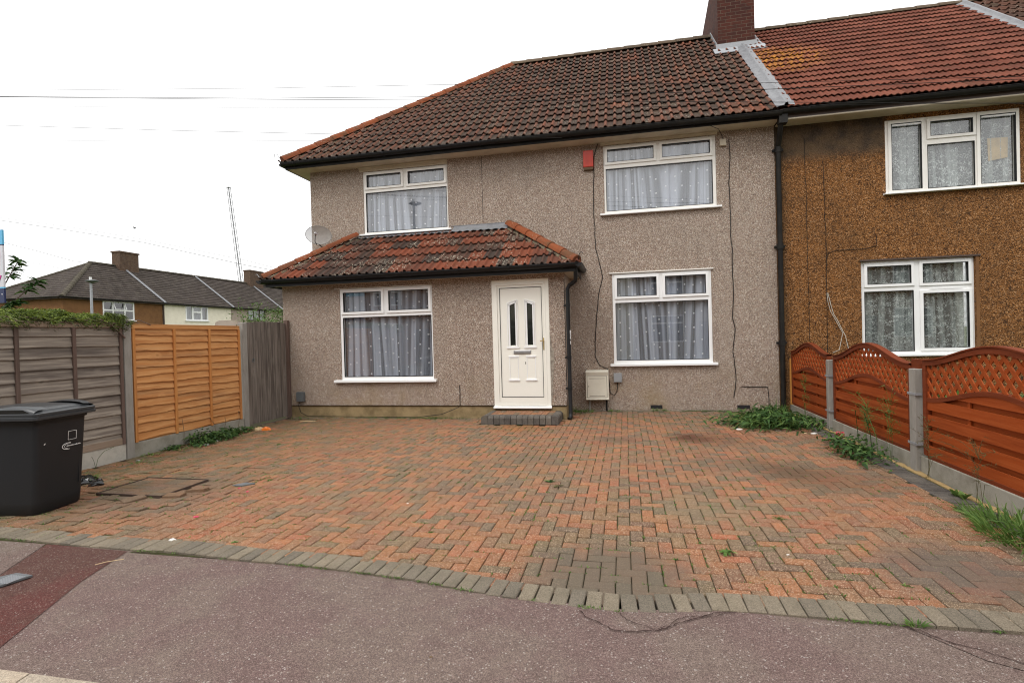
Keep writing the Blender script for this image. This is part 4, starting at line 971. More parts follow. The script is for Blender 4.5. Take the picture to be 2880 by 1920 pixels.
cable([(-3.05, ye, .62), (-3.04, ye, .24), (-3.1, ye-.02, .2), (-3.4, ye-.03, .08), (-3.9, ye-.03, .02), (-6.2, ye-.03, .03), (-6.35, ye-.03, .1), (-6.4, ye-.03, .25), (-6.36, ye-.02, .32)], .006, 'cable', 'thin black cable trailing along the foot of the wall under the front window')
cable([(1.45, EY-.02, 5.27), (1.75, EY+.1, 5.16), (1.86, YM-.05, 5.05)], .006, 'cable', 'short slack cable from the gutter to the small telephone box')

# satellite dish on the corner
t = thing('satellite_dish', (-6.42, 10.3, 3.5), 'translucent grey satellite dish on the house corner above the lean-to roof', 'satellite dish')
c0 = Vector((-6.31, 10.16, 3.755)); nrm = Vector((.28, -.95, .12)).normalized(); ux = nrm.cross(Vector((0, 0, 1))).normalized()*-1; uy = nrm.cross(ux).normalized()
if uy.z < 0: uy = -uy
ca, sa = math.cos(rad(-12)), math.sin(rad(-12)); ux, uy = ux*ca+uy*sa, uy*ca-ux*sa
mb = MB(); rows = []
for k in range(7):
    q = k/6; rows.append([c0+ux*(.275*q*math.cos(a_))+uy*(.20*q*math.sin(a_))-nrm*(.075*(1-q*q)) for a_ in [2*math.pi*j/36 for j in range(36)]])
mb.grid(rows, .5, True, True); mb.tube([*rows[-1], rows[-1][0]], .006, 5, cap=False); dk = mb.build('reflector', 'dish_grey', t)
mb = MB(); lp = c0+nrm*.20-uy*.03; mb.tube([c0-uy*.2-nrm*.02, c0-uy*.18+nrm*.12, lp], .008, 6); mb.tube([c0-uy*.16-nrm*.07, Vector((-6.36, YM-.005, 3.48))], .011, 6); mb.build('arm', 'cable', t)
mb = MB(); mb.tube([lp-nrm*.05, lp+nrm*.03], [.028, .022], 10); mb.tube([lp+nrm*.03, lp+nrm*.05], [.022, .01], 10); mb.build('receiver', 'sign_white', t)

# ================================================================== NEIGHBOUR
random.seed(31)
nb = thing('terrace_house', (5, 10.5, 0), 'brown pebbledashed terrace house with an even red ribbed tile roof', 'house')
XN = 7.80; yo = .012
NU = (4.545, 6.555, 3.82, 5.10); NL = (4.125, 5.88, 1.0, 2.655)
nh = [NU, NL]
mb = MB(); mb.plate(breaks(XP+.002, XN, [h[0] for h in nh]+[h[1] for h in nh]), breaks(-.1, SOF+.1, [h[2] for h in nh]+[h[3] for h in nh]), lambda x, z: not rect_in(nh, x, z), YM+.004, YM+.26)
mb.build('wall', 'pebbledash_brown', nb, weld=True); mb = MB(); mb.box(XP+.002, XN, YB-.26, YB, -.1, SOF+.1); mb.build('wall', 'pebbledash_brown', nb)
mb = MB()
for (a, b, c, d) in nh: mb.box(a-.3, b+.3, YM+.9, YM+.92, c-.3, d+.3); mb.box(a-.3, b+.3, YM+.27, YM+.9, d+.05, d+.07); mb.box(a-.3, b+.3, YM+.27, YM+.9, c-.07, c-.05)
mb.build('room_interior', 'dark_room', nb)
h = [(4.635, 5.10, 3.87, 5.03, True), (5.975, 6.49, 3.87, 5.03, True), (5.235, 5.87, 4.76, 5.01, True), (5.195, 5.90, 3.865, 4.62, False)]
window(nb, NU, h, YM+.0, (4.50, 6.62, 3.835, 3.80), mat='upvc', vents=[(4.65, 5.09, 4.985), (5.99, 6.475, 4.985)])
h = [(4.235, 4.925, 2.245, 2.565, True), (5.10, 5.79, 2.235, 2.575, True), (4.19, 4.965, 1.05, 2.12, False), (5.105, 5.795, 1.10, 2.06, True)]
window(nb, NL, h, YM+.05, (4.10, 5.9, 1.01, .965), mat='upvc_clean', vents=[(5.2, 5.7, 2.118)])
mb = MB(); mb.box(NL[0]-.02, NL[1]+.07, YM-.025, YM+.05, NL[3]+.002, NL[3]+.03); mb.build('window_head', 'dark_frame', nb)
mb = MB(); mb.box(NL[1]+.001, NL[1]+.05, YM-.006, YM+.003, NL[2], NL[3]); mb.build('window_reveal', 'render_brown', nb)
curtain(NU[0]+.04, NU[1]-.03, 3.85, 5.07, YM+.09, 'net_lace', 'patterned lace net curtain in the upstairs window of the brown house', 15, .018)
curtain(NL[0]+.03, NL[1]-.03, 1.03, 2.62, YM+.13, 'net_lace', 'patterned lace net curtain in the downstairs window of the brown house', 15, .018)
mb = MB(); mb.face([(6.14, YM+.075, 4.27), (6.42, YM+.075, 4.31), (6.43, YM+.075, 4.65), (6.13, YM+.075, 4.66)]); mb.prism([(6.14, YM+.08, 4.27), (6.42, YM+.08, 4.31), (6.43, YM+.08, 4.65), (6.13, YM+.08, 4.66)], (0, .003, 0))
tag(mb.build('paper_notice', 'notice', origin=(6.28, YM+.08, 4.27)), 'faded yellow paper notice stuck inside the upstairs window of the brown house', 'notice')
mb = MB(); mb.box(XP+.02, XN, EY+.04, YM-.0, SOF-.03, SOF-.012); mb.build('soffit', 'soffit_cream', nb)
mb = MB(); mb.box(XP+.02, XN, EY+.018, EY+.038, SOF-.02, SOF+.15); mb.build('fascia', 'dark_frame', nb)
mb = MB(); mb.tube([(XP+.1, EY+.02, SOF-.03), (XN, EY+.02, SOF-.03)], .017, 8); mb.build('fascia_trim', 'soffit_cream', nb)
mb = MB(); gutter(mb, (XP+.03, EY-.05, SOF+.10), (XN, EY-.05, SOF+.10), .06, 1.3); mb.build('gutter', 'gutter_weathered', nb)
mb = MB(); slope(mb, (XP+.12, EY-.05, EZ-.02), (1, 0, 0), SLV, XN-XP-.15, SLL, .102, .305, 'rib', 3, .034)
nr_ = mb.build('roof', 'tile_neighbour', nb, clips=[((XN-.1, 0, 0), (1, 0, 0)), ((0, RY, 0), (0, 1, 0))])
mb = MB(); mb.face([(XP, EY+.05, EZ-.06), (XN, EY+.05, EZ-.06), (XN, RY, RZ-.08), (XP, RY, RZ-.08)]); mb.face([(XP, 2*RY-EY, EZ), (XP, RY, RZ), (XN, RY, RZ), (XN, 2*RY-EY, EZ)]); mb.build('roof_rear', 'tile_neighbour', nr_)
mb = MB(); ridge_run(mb, (CX1+.02, RY, RZ-.0), (XN+.02, RY, RZ-.0), .10, .45); mb.build('ridge_tiles', 'ridge_old', nr_)
lead_strip(XN+.02, nr_, .22)
# wall cables on the brown house
yw = YM-.004
cable([(3.55, yw, 4.5), (3.56, yw, 3.4), (3.57, yw, 2.9), (3.56, yw, 1.5), (3.55, yw, 1.0)], .0048, 'cable', 'long dark cable down the brown wall, meeting the bent one')
cable([(4.38, yw, 3.12), (4.38, yw, 2.93), (4.2, yw, 2.88), (3.72, yw, 2.88), (3.6, yw, 2.84), (3.56, yw, 2.7)], .0048, 'cable', 'bent dark cable on the brown wall above the downstairs window')
cable([(3.57, yw-.02, 2.13), (3.66, yw-.03, 1.75), (3.84, yw-.03, 1.35), (3.9, yw-.03, 1.05)], .006, 'cable_white', 'loose pale cable dangling on the brown wall beside the downstairs window')
cable([(3.56, yw-.02, 2.12), (3.60, yw-.03, 1.8), (3.80, yw-.03, 1.4), (3.74, yw-.03, 1.1), (3.63, yw-.03, 1.05)], .005, 'cable_white', 'second loose pale cable curling back towards the brown wall')
cable([(3.25, yw, 4.95), (3.27, yw, 1.0)], .004, 'cable', 'thin straight wire down the brown wall near the party downpipe')
# third house in the row
th = thing('terrace_house', (11, 10.5, 0), 'terrace house beyond the red roof, only its weathered tiles showing', 'house')
mb = MB(); mb.box(XN+.002, XN+7, YM, YM+.26, -.1, SOF+.1); mb.box(XN+6.7, XN+7, YM+.27, YB, -.1, SOF+.1); mb.build('wall', 'render_beige', th)
mb = MB(); slope(mb, (XN+.16, EY-.05, EZ-.03), (1, 0, 0), SLV, 6.8, SLL, .172, .34, 'roll', 2); r3 = mb.build('roof', 'tile_third', th)
mb = MB(); mb.face([(XN, 2*RY-EY, EZ), (XN, RY, RZ-.02), (XN+7, RY, RZ-.02), (XN+7, 2*RY-EY, EZ)]); mb.build('roof_rear', 'tile_third', r3)
mb = MB(); ridge_run(mb, (XN+.05, RY, RZ), (XN+7, RY, RZ), .11, .45); mb.build('ridge_tiles', 'ridge_old', r3)
mb = MB(); gutter(mb, (XN, EY-.05, SOF+.10), (XN+7, EY-.05, SOF+.10), .06, 1.3); mb.build('gutter', 'gutter_weathered', th)
# ================================================================== LEFT FENCE AND GATE
random.seed(41)
XF = -6.63
lf_ = thing('timber_fence', (XF, 6.9, 0), 'lapped board fence with concrete posts, one grey panel and one orange panel', 'fence')
def lap_panel(y0, y1, z0, z1, mat, rail, label, wavy, nb_=12):
    rows_ = MB(); dz = (z1-z0-.05)/nb_; ph = random.uniform(0, 50)
    bays = [y0, y0+(y1-y0)*.335, y0+(y1-y0)*.665, y1]
    for k in range(nb_+1):
        rr = random.random(); zb = z0+.02+k*dz; tl = random.uniform(-.012, .012)*wavy; off = random.uniform(0, 90); n = 46; a_, b_, c_, e_ = [], [], [], []
        for i in range(n+1):
            t = i/n; y = y0+(y1-y0)*t; wv = wavy*(.020*noise.noise(Vector((y*2.2+off, k*3.1+ph, 0)))+.010*noise.noise(Vector((y*8+off, k, 3))))
            zz = zb+wv+tl*(t-.5); zt = min(zb+dz*1.25, z1-.01)
            x = XF+.006*noise.noise(Vector((y*1.5+off, k, 8)))*wavy
            a_.append((x-.004, y, zt)); b_.append((x+.026, y, zz+.003)); c_.append((x+.022, y, zz-.004)); e_.append((x+.002, y, zz-.004))
        rows_.grid([a_, b_], rr, False); rows_.grid([b_, c_], rr, False); rows_.grid([c_, e_], rr, False)
    rows_.face([(XF-.006, y0, z0), (XF-.006, y1, z0), (XF-.006, y1, z1), (XF-.006, y0, z1)], .5)
    p = rows_.build('fence_panel', mat, lf_); p['label'] = label
    rm_ = 'wood_rail' if mat == 'wood_grey' else 'wood_orange'
    mb = MB(); mb.box(XF-.01, XF+.032, y0+.001, y1-.001, z1-.055, z1, .3); mb.build('rail', rm_, p, bevel=.003)
    mb = MB(); mb.box(XF-.012, XF+.036, y0, y1, z1+.001, z1+.012, .4); mb.build('capping', rm_, p, bevel=.003)
    if mat == 'wood_grey': mb = MB(); mb.box(XF-.01, XF+.032, y0+.001, y1-.001, z0, z0+.085, .6); mb.build('rail', rm_, p, bevel=.003)
    for i, y in enumerate(bays):
        m = MB(); yy = min(max(y, y0+.024), y1-.024); m.box(XF+.018, XF+.042, yy-.021, yy+.021, z0+.001, z1-.056); m.build('batten', rail, p, bevel=.003)
PY1, PY2 = 5.92, 8.13
lap_panel(PY1+.075, PY2-.06, .185, 1.80, 'wood_orange', 'wood_orange_v', 'new orange waney-edged lap panel between the two concrete posts', 1.0, 14)
lap_panel(3.95, PY1-.065, .20, 1.81, 'wood_grey', 'wood_grey_v', 'weathered grey lap panel behind the wheelie bin', .35, 12)
for y in (PY1, PY2+.05, 3.88):
    mb = MB(); mb.prism([(XF-.05, y-.055, -.1), (XF+.05, y-.055, -.1), (XF+.05, y+.055, -.1), (XF-.05, y+.055, -.1)], (0, 0, 1.97)); mb.build('concrete_post', 'concrete_post', lf_, bevel=.01)
mb = MB(); mb.box(XF-.025, XF+.025, PY1+.057, PY2-.008, -.1, .184); mb.build('gravel_board', 'concrete', lf_, bevel=.006)
mb = MB(); mb.box(XF-.025, XF+.025, 3.94, PY1-.057, -.1, .199); mb.build('gravel_board', 'plaster', lf_, bevel=.006)
gt = thing('side_gate', (XF, 8.9, 0), 'dark weathered gate of upright boards between concrete post and house corner', 'gate')
mb = MB(); y = PY2+.135
while y < 9.36:
    w = random.uniform(.085, .105); w = min(w, 9.37-y); arch = 1.905-.03*((y-8.8)/.6)**2+.0; mb.box(XF-.01+random.gauss(0, .002), XF+.012+random.gauss(0, .002), y+.002, y+w-.002, .04, arch+random.gauss(0, .002)); y += w
mb.build('gate_board', 'gate_wood', gt, bevel=.003)
mb = MB(); mb.box(XF-.03, XF+.06, 9.372, 9.44, 0, 1.94); mb.build('gate_post', 'wood_grey_v', gt, bevel=.004)
mb = MB(); mb.box(XF-.02, XF+.03, PY2+.108, PY2+.13, 0, 1.88); mb.build('gate_stop', 'gate_wood', gt)
mb = MB(); mb.box(XF-.04, XF-.011, PY2+.14, 9.36, .3, .4); mb.box(XF-.04, XF-.011, PY2+.14, 9.36, 1.5, 1.6); mb.build('brace', 'gate_wood', gt)
mb = MB(); yy = 8.42; mb.tube([(XF+.013, yy+.025*math.cos(a_), 1.19+.03*math.sin(a_)) for a_ in [k*math.pi/6 for k in range(13)]], .006, 6); mb.tube([(XF+.012, yy, 1.215), (XF+.03, yy, 1.215)], .014, 8); mb.build('latch', 'cover_grey', gt)

# ================================================================== RIGHT FENCE
XR = 2.93
rf = thing('trellis_fence', (XR, 7, 0), 'red-brown wavy-topped trellis fence on concrete posts beside the neighbour', 'fence')
def dome(t): return .5-.5*math.cos(2*math.pi*t)
def trellis_panel(y1, y0, zb, ze, zp, ie, ip, label):
    """y1 far end, y0 near end; ze/zp top at the ends and middle; ie/ip divider"""
    top = lambda y: ze+(zp-ze)*dome((y-y0)/(y1-y0)); mid = lambda y: ie+(ip-ie)*dome((y-y0)/(y1-y0))
    # boards (hit and miss)
    mb = MB(); z = zb; k = 0; N = 30
    while z < ip+.02:
        h_ = .104 if k % 2 == 0 else .13; xo = .002 if k % 2 == 0 else .040; rr = random.random()
        lo, hi = z-(.03 if k % 2 else 0), z+h_-(.0 if k % 2 == 0 else .04)
        run = []
        for i in range(N+1):
            y = y0+(y1-y0)*i/N
            run.append((y, min(hi, mid(y)-.0)))
        for (ya, za), (yb, zb_) in zip(run, run[1:]):
            if min(za, zb_) <= lo+.004: continue
            mb.prism([(XR+xo, ya, lo), (XR+xo, yb, lo), (XR+xo, yb, zb_), (XR+xo, ya, za)], (.014, 0, 0), rr)
        z += .104 if k % 2 == 0 else .050; k += 1
    p = mb.build('fence_panel', 'wood_red', rf); p['label'] = label
    # frame: curved rails and stiles
    mb = MB(); N = 40
    for fn, w, xa, xb in ((top, .05, -.012, .045), (mid, .042, -.006, .044)):
        rows = [[], [], [], []]
        for i in range(N+1):
            y = y0+(y1-y0)*i/N; z = fn(y); rows[0].append((XR+xa, y, z-w)); rows[1].append((XR+xa, y, z)); rows[2].append((XR+xb, y, z)); rows[3].append((XR+xb, y, z-w))
        mb.grid(rows+[rows[0]], .4, False)
    rows = [[], [], [], []]
    for i in range(N+1):
        y = y0+(y1-y0)*i/N; z = top(y)+.001; rows[0].append((XR-.022, y, z)); rows[1].append((XR-.022, y, z+.014)); rows[2].append((XR+.055, y, z+.014)); rows[3].append((XR+.055, y, z))
    mb.grid(rows+[rows[0]], .2, False)
    for ya, yb in ((y0, y0+.045), (y1-.045, y1)): mb.box(XR-.013, XR+.046, ya, yb, zb-.0, ze-.01)
    mb.box(XR-.004, XR+.046, y0+.045, y1-.045, zb-.03, zb+.012)
    mb.build('frame', 'wood_red_trim', p, bevel=.003)
    for f in (.32, .68): mb = MB(); mb.box(XR+.017, XR+.034, y0+(y1-y0)*f-.02, y0+(y1-y0)*f+.02, zb, mid(y0+(y1-y0)*f)-.02); mb.build('batten', 'wood_red', p)
    # diagonal lattice
    mb = MB(); L = y1-y0; ang = rad(48); sp = .098; w = .019
    for sgn, xo in ((1, .004), (-1, .014)):
        dy, dz = math.cos(ang), math.sin(ang)*sgn
        c = y0-1.2
        while c < y1+1.2:
            run = None; s = -.2; rr = random.random()
            while s < 1.6:
                y = c+dy*s; z = .6+dz*s if sgn > 0 else 1.45+dz*s
                ok = y0+.03 < y < y1-.03 and mid(y)-.02 < z < top(y)-.02
                if ok and run is None: run = s
                if (not ok) and run is not None:
                    a_ = Vector((XR+xo+.005, c+dy*run, (.6 if sgn > 0 else 1.45)+dz*run)); b_ = Vector((XR+xo+.005, c+dy*s, (.6 if sgn > 0 else 1.45)+dz*s))
                    mb.obox((a_+b_)/2, (.0048, 0, 0), (b_-a_)/2, Vector((0, -dz, dy))*w, rr); run = None
                s += .015
            c += sp/math.sin(ang)*.93
    mb.build('trellis', 'wood_red', p)
trellis_panel(10.42, 8.66, .16, 1.09, 1.25, .735, .86, 'trellis panel running up to the house')
trellis_panel(8.45, 6.33, .19, 1.09, 1.285, .735, .915, 'middle trellis panel between the two concrete posts')
trellis_panel(6.08, 3.98, .195, 1.145, 1.30, .775, .935, 'large trellis panel on the street side of both concrete posts')
trellis_panel(3.75, 1.7, .195, 1.145, 1.30, .775, .935, 'trellis panel at the street end, out of view')
for bb in ((6.18, 6.32, .9, 1.15), (6.09, 6.115, .2, 1.14), (8.46, 8.49, .2, 1.09)): mb = MB(); mb.box(XR, XR+.045, *bb); mb.build('infill_strip', 'wood_red_trim', rf)
for y, h_, w in ((8.555, 1.03, .05), (6.205, 1.055, .06), (3.865, 1.055, .06)):
    mb = MB(); mb.prism([(XR-.055, y-w, -.1), (XR+.05, y-w, -.1), (XR+.05, y+w, -.1), (XR-.055, y+w, -.1)], (0, 0, h_+.1)); pst = mb.build('concrete_post', 'concrete_post', rf, bevel=.008)
    for z in (.8, .29):
        mb = MB(); mb.box(XR-.062, XR-.0555, y-w-.02, y+w+.02, z-.012, z+.012); mb.box(XR-.062, XR-.0, y-w-.024, y-w-.0185, z-.012, z+.012); sub(mb, 'clip', 'galv', pst, False)
for ya, yb, z1_ in ((8.62, 10.5, .13), (6.28, 8.49, .165), (3.94, 6.13, .17), (1.7, 3.79, .17)):
    mb = MB(); mb.box(XR-.02, XR+.03, ya, yb, -.1, z1_); mb.build('gravel_board', 'concrete', rf, bevel=.006)
mb = MB(); mb.box(XR-.03, XR+.02, 10.43, 10.47, .13, .96); mb.build('wall_batten', 'old_timber', rf)

# ================================================================== WHEELIE BIN
bx, by = -5.21, 3.745     # near front-left foot of the front face
fx = Vector((-.135, .99, 0)).normalized()    # along the front face, away from the camera
bk = Vector((-.99, -.135, 0)).normalized()   # back, to the left
BIN = thing('wheelie_bin', (-5.5, 4.0, 0), 'large charcoal wheelie bin with closed lid by the grey fence panel', 'wheelie bin')
bc = Vector((-5.235, 3.97, 0))               # middle of the front foot
def bp(u, v, z): return bc+fx*u+bk*v+Vector((0, 0, z))
def rrect(hu, v0, v1, r, z, n=5):
    out = []
    for cu, cv, a0 in ((hu-r, v0+r, -90), (hu-r, v1-r, 0), (-hu+r, v1-r, 90), (-hu+r, v0+r, 180)):
        for k in range(n+1):
            a_ = rad(a0+90*k/n); out.append(bp(cu+r*math.cos(a_), cv+r*math.sin(a_), z))
    return out
mb = MB(); H = .90
prof = [(0, .225, .03, .50, .05), (.015, .24, .012, .52, .06), (.12, .243, .004, .56, .05), (.45, .250, -.018, .63, .045), (.80, .258, -.04, .69, .04), (.84, .260, -.043, .70, .04), (.841, .275, -.055, .715, .04), (.868, .276, -.057, .716, .04), (.869, .27, -.05, .70, .04)]
rows = [rrect(a_, v0, v1, r_, z) for z, a_, v0, v1, r_ in prof]
mb.grid(rows, .5, True, True); mb.face(list(reversed(rows[0])), .5); mb.face(rows[-1], .5)
body = mb.build('body', 'bin_plastic', BIN)
# faint raised arch on the front
mb = MB(); arch = [bp(-.17+.0, -.003, .42)] ; arch = [bp(-.19+.38*t, .0-.026*(.47+.09*math.sin(math.pi*min(1, t*1.35)))-.002+.003, .40+.10*math.sin(math.pi*min(1, .12+t*.75))) for t in [k/20 for k in range(21)]]+[bp(.19, -.012, .42), bp(.185, -.006, .2)]
mb.tube(arch, .006, 6); sub(mb, 'moulded_arch', 'bin_plastic', body, False)
mb = MB()
rows = [rrect(.318, -.10, .745, .035, .868), rrect(.322, -.104, .748, .035, .874), rrect(.322, -.104, .748, .035, .893), rrect(.314, -.096, .742, .035, .897), rrect(.312, -.094, .74, .035, .903), rrect(.318, -.1, .744, .035, .907), rrect(.318, -.1, .744, .035, .926), rrect(.308, -.09, .735, .035, .932), rrect(.288, -.07, .71, .035, .936), rrect(.283, -.055, .695, .035, .953)]
for q in range(len(rows)-1): mb.grid([rows[q], rows[q+1]], .5, False, True)
top = []
for i in range(17):
    v = -.05+.74*i/16; row = []
    for j in range(13):
        u = -.28+.56*j/12; row.append(bp(u*.985, v, .953+.035*math.sin(math.pi*i/16)**.5*math.cos(u/.28*math.pi/2)**.4 if 0 < i < 16 and 0 < j < 12 else .953))
    top.append(row)
mb.grid(top, .5, True)
lid = mb.build('lid', 'bin_lid', BIN, weld=True)
for s_ in (-1, 1):
    mb = MB(); rows = []
    for i in range(13):
        t = i/12; v = -.075+.44*t; hgt = .040*math.sin(math.pi*t)**.6 if 0 < t < 1 else 0
        rows.append([bp(s_*.307, v, .93), bp(s_*.303, v, .94+hgt), bp(s_*.27, v, .955+hgt*1.1), bp(s_*.19, v, .966+hgt*.6)])
    mb.grid(rows, .5, True); sub(mb, 'lid_grip', 'bin_lid', lid, False)
    mb = MB(); mb.face([bp(s_*.3085, -.04, .934), bp(s_*.3085, .33, .934), bp(s_*.3065, .26, .966), bp(s_*.3065, .03, .966)]); sub(mb, 'grip_opening_shade', 'bag_black', lid, False)  # flat black face painting the shade inside the grip opening
mb = MB(); mb.tube([bp(-.22, .74, .90), bp(-.22, .80, .90), bp(.22, .80, .90), bp(.22, .74, .90)], .016, 8); mb.build('handle', 'bin_plastic', BIN)
for s_ in (-1, 1):
    mb = MB(); c_ = bp(s_*.235, .56, .10); mb.tube([c_-fx*.025, c_+fx*.025], .10, 20); mb.build('wheel', 'bin_plastic', BIN)
# white printed square and swoosh on the front
mb = MB(); fz = lambda z: -.006-.048*(z/.8)
def dec(pts, w):
    for p, q in zip(pts, pts[1:]):
        a_, b_ = bp(p[0], fz(p[1])-.002, p[1]), bp(q[0], fz(q[1])-.002, q[1]); t_ = (b_-a_); s__ = t_.normalized().cross(bk)*w; mb.prism([a_-s__, b_-s__, b_+s__, a_+s__], -bk*.0015)
ru = .045; sq = [(ru, .635), (ru+.085, .635), (ru+.085, .715), (ru, .715), (ru, .635)]
dec(sq, .0016)
dec([(.05+.065*math.cos(a_), .578+.030*math.sin(a_)) for a_ in [rad(70+14*k) for k in range(16)]], .0024)
dec([(.062+.055*math.cos(a_), .578+.022*math.sin(a_)) for a_ in [rad(80+14*k) for k in range(13)]], .0014)
for k in range(22): dec([(.03+k*.0068, .577-.0*k), (.033+k*.0068, .577+.010*random.random()), (.035+k*.0068, .574)], .0014)
sub(mb, 'print', 'white_paint', body, False)
mb = MB(); mb.prism([bp(-.20, fz(.63)-.006, .63), bp(-.185, fz(.63)-.006, .64), bp(-.185, fz(.63)-.006, .648), bp(-.2, fz(.63)-.006, .637)], -bk*.001); sub(mb, 'scratch', 'white_paint', body, False)

# ================================================================== LITTER
def scrap(name, mat, pts, z, label, cat, th_=.012, lump=0):
    mb = MB(); c = Vector((sum(p[0] for p in pts)/len(pts), sum(p[1] for p in pts)/len(pts), 0))
    if lump:
        rows = []
        for k in range(5):
            q = math.cos(k/4*math.pi/2)**.6 if k < 4 else .15; rows.append([(c.x+(x-c.x)*q*random.uniform(.85, 1.12), c.y+(y-c.y)*q*random.uniform(.85, 1.12), z+lump*math.sin(k/4*math.pi/2)*random.uniform(.7, 1.1)) for x, y in pts])
        mb.grid(rows, .5, False, True); mb.face(rows[-1], .5)
    else: mb.prism([(x, y, z+random.uniform(0, .004)) for x, y in pts], (0, 0, th_))
    return tag(mb.build(name, mat, origin=(c.x, c.y, z)), label, cat)
def ring(cx, cy, rx, ry, n=12, rot=0, jag=.2):
    return [(cx+rx*q*math.cos(a_)*math.cos(rot)-ry*q*math.sin(a_)*math.sin(rot), cy+rx*q*math.cos(a_)*math.sin(rot)+ry*q*math.sin(a_)*math.cos(rot)) for a_, q in [(2*math.pi*k/n, random.uniform(1-jag, 1+jag)) for k in range(n)]]
g0 = on_z(603, 988); t = thing('plastic_bag', (g0.x, g0.y, 0), 'crumpled orange and tan bag lying at the foot of the side gate', 'litter')
for k, (dx, mat_) in enumerate(((-.07, 'tan_card'), (.05, 'orange_bag'))):
    mb = MB(); pts = ring(g0.x+dx, g0.y+.02*k, .085, .055, 12, .3); rows = []
    for j in range(5):
        q = math.cos(j/4*math.pi/2)**.6 if j < 4 else .12; rows.append([(g0.x+dx+(x-g0.x-dx)*q*random.uniform(.8, 1.15), g0.y+(y-g0.y)*q, .06*math.sin(j/4*math.pi/2)*random.uniform(.7, 1.1)) for x, y in pts])
    mb.grid(rows, .5, False, True); mb.build(['torn_paper', 'orange_wrapper'][k], mat_, t)
g0 = on_z(707, 968); scrap('wood_offcut', 'tan_card', [(g0.x-.15, g0.y-.03), (g0.x+.13, g0.y+.0), (g0.x+.14, g0.y+.05), (g0.x-.02, g0.y+.035)], 0, 'thin pale wood offcut lying on the paving below the small wall box', 'wood offcut', .012)
g0 = on_z(212, 1112); t = thing('bin_bag', (g0.x, g0.y, 0), 'torn black plastic bag on the ground behind the wheelie bin', 'bag')
for k in range(7):
    mb = MB(); cx, cy = g0.x+random.uniform(-.35, .2), g0.y+random.uniform(-.12, .1); rows = []
    pts = ring(cx, cy, random.uniform(.08, .13), .07, 12, random.random())
    for j in range(5):
        q = math.cos(j/4*math.pi/2)**.5 if j < 4 else .1; rows.append([(cx+(x-cx)*q*random.uniform(.75, 1.2), cy+(y-cy)*q*random.uniform(.75, 1.2), .065*math.sin(j/4*math.pi/2)*random.uniform(.5, 1.2)) for x, y in pts])
    mb.grid(rows, .5, False, True); mb.build('torn_fold', 'bag_black', t)
# crushed drinks can
g0 = on_z(1935, 1001); t = thing('drinks_can', (g0.x, g0.y, 0), 'crushed red drinks can lying by the foot of the trellis fence', 'can')
mb = MB(); a_ = Vector((-.07, .03, 0)); P0 = Vector((g0.x, g0.y, .034)); mb.tube([P0+a_, P0+a_*.6, P0+a_*.2, P0, P0-a_*.35], [.026, .032, .024, .03, .032], 12); mb.build('can_body', 'can_red', t)
mb = MB(); mb.tube([P0-a_*.35, P0-a_*.7, P0-a_*.8], [.0325, .033, .026], 12); mb.build('can_end', 'metal', t)
for (px_, py_, w_, mat_, lab, nm) in ((1698, 986, .05, 'white_litter', 'white scrap of plastic at the house-door side of the big weed clump', 'plastic_scrap'), (1870, 996, .05, 'white_litter', 'white wrapper on the paving in front of the big weed clump', 'wrapper'), (1850, 995, .022, 'tan_card', 'tiny yellow scrap beside the white wrapper by the big weed clump', 'wrapper'),
      (396, 1240, .026, 'white_litter', 'white scrap on the grey edging course near the red pavement strip', 'paper_scrap'), (490, 1013, .10, 'white_litter', 'long white plastic strip among the weeds under the orange panel', 'plastic_strip'), (472, 1022, .05, 'white_litter', 'short white plastic strip below the weeds under the orange panel', 'plastic_strip'),
      (317, 1058, .028, 'metal', 'shiny crumpled foil scrap at the foot of the grey fence panel', 'foil_scrap'), (451, 1188, .025, 'petal', 'pink petal in front of the manhole cover', 'petal'), (568, 1129, .018, 'petal', 'pink petal near the stop tap cover, the closer one to the street', 'petal'), (550, 1121, .018, 'petal', 'pink petal near the stop tap cover, the farther one from the street', 'petal'),
      (936, 1156, .011, 'white_litter', 'tiny white paper fleck in the middle of the drive', 'paper_scrap'), (1810, 1272, .010, 'white_litter', 'small white stub in a paving joint near the dandelion', 'cigarette_stub'), (1910, 952, .03, 'tan_card', 'crumpled brown leaf against the wall foot by the air brick', 'dead_leaf'), (1778, 941, .045, 'orange_bag', 'yellow-orange dead leaf at the wall foot by the tall downpipe', 'dead_leaf'), (510, 995, .02, 'tan_card', 'small fallen yellow fruit under the orange fence panel', 'fallen_fruit'), (990, 1508, .010, 'twig_brown', 'tiny rust-coloured fleck on the pavement at the bottom', 'rust_fleck')):
    g0 = on_z(px_, py_); scrap(nm, mat_, ring(g0.x, g0.y, w_, w_*.4 if 'strip' in nm else w_*.6, 8, .3), hz(g0.x, g0.y)+.001, lab, 'litter' if nm not in ('petal', 'dead_leaf', 'fallen_fruit') else nm.replace('_', ' '), 0, min(.02, w_*.5))
g0 = on_z(1322, 961); mb = MB(); mb.box(-.05, .06, -.04, .04, 0, .05); o = mb.build('brick_fragment', 'paver', bevel=.008); o.location = (g0.x, g0.y+.03, 0); o.rotation_euler = (0, 0, .2); tag(o, 'broken piece of red brick at the foot of the front downpipe', 'brick')
mb = MB(); p = on_z(185, 1318)
mb.tube([(-3.62, 2.95, .004), (-3.58, 3.0, .006), (-3.5, 3.06, .005)], .0025, 5); tag(mb.build('twig', 'tan_card', origin=(-3.56, 3.0, 0)), 'thin straw-coloured twig lying on the dark red pavement strip', 'twig')

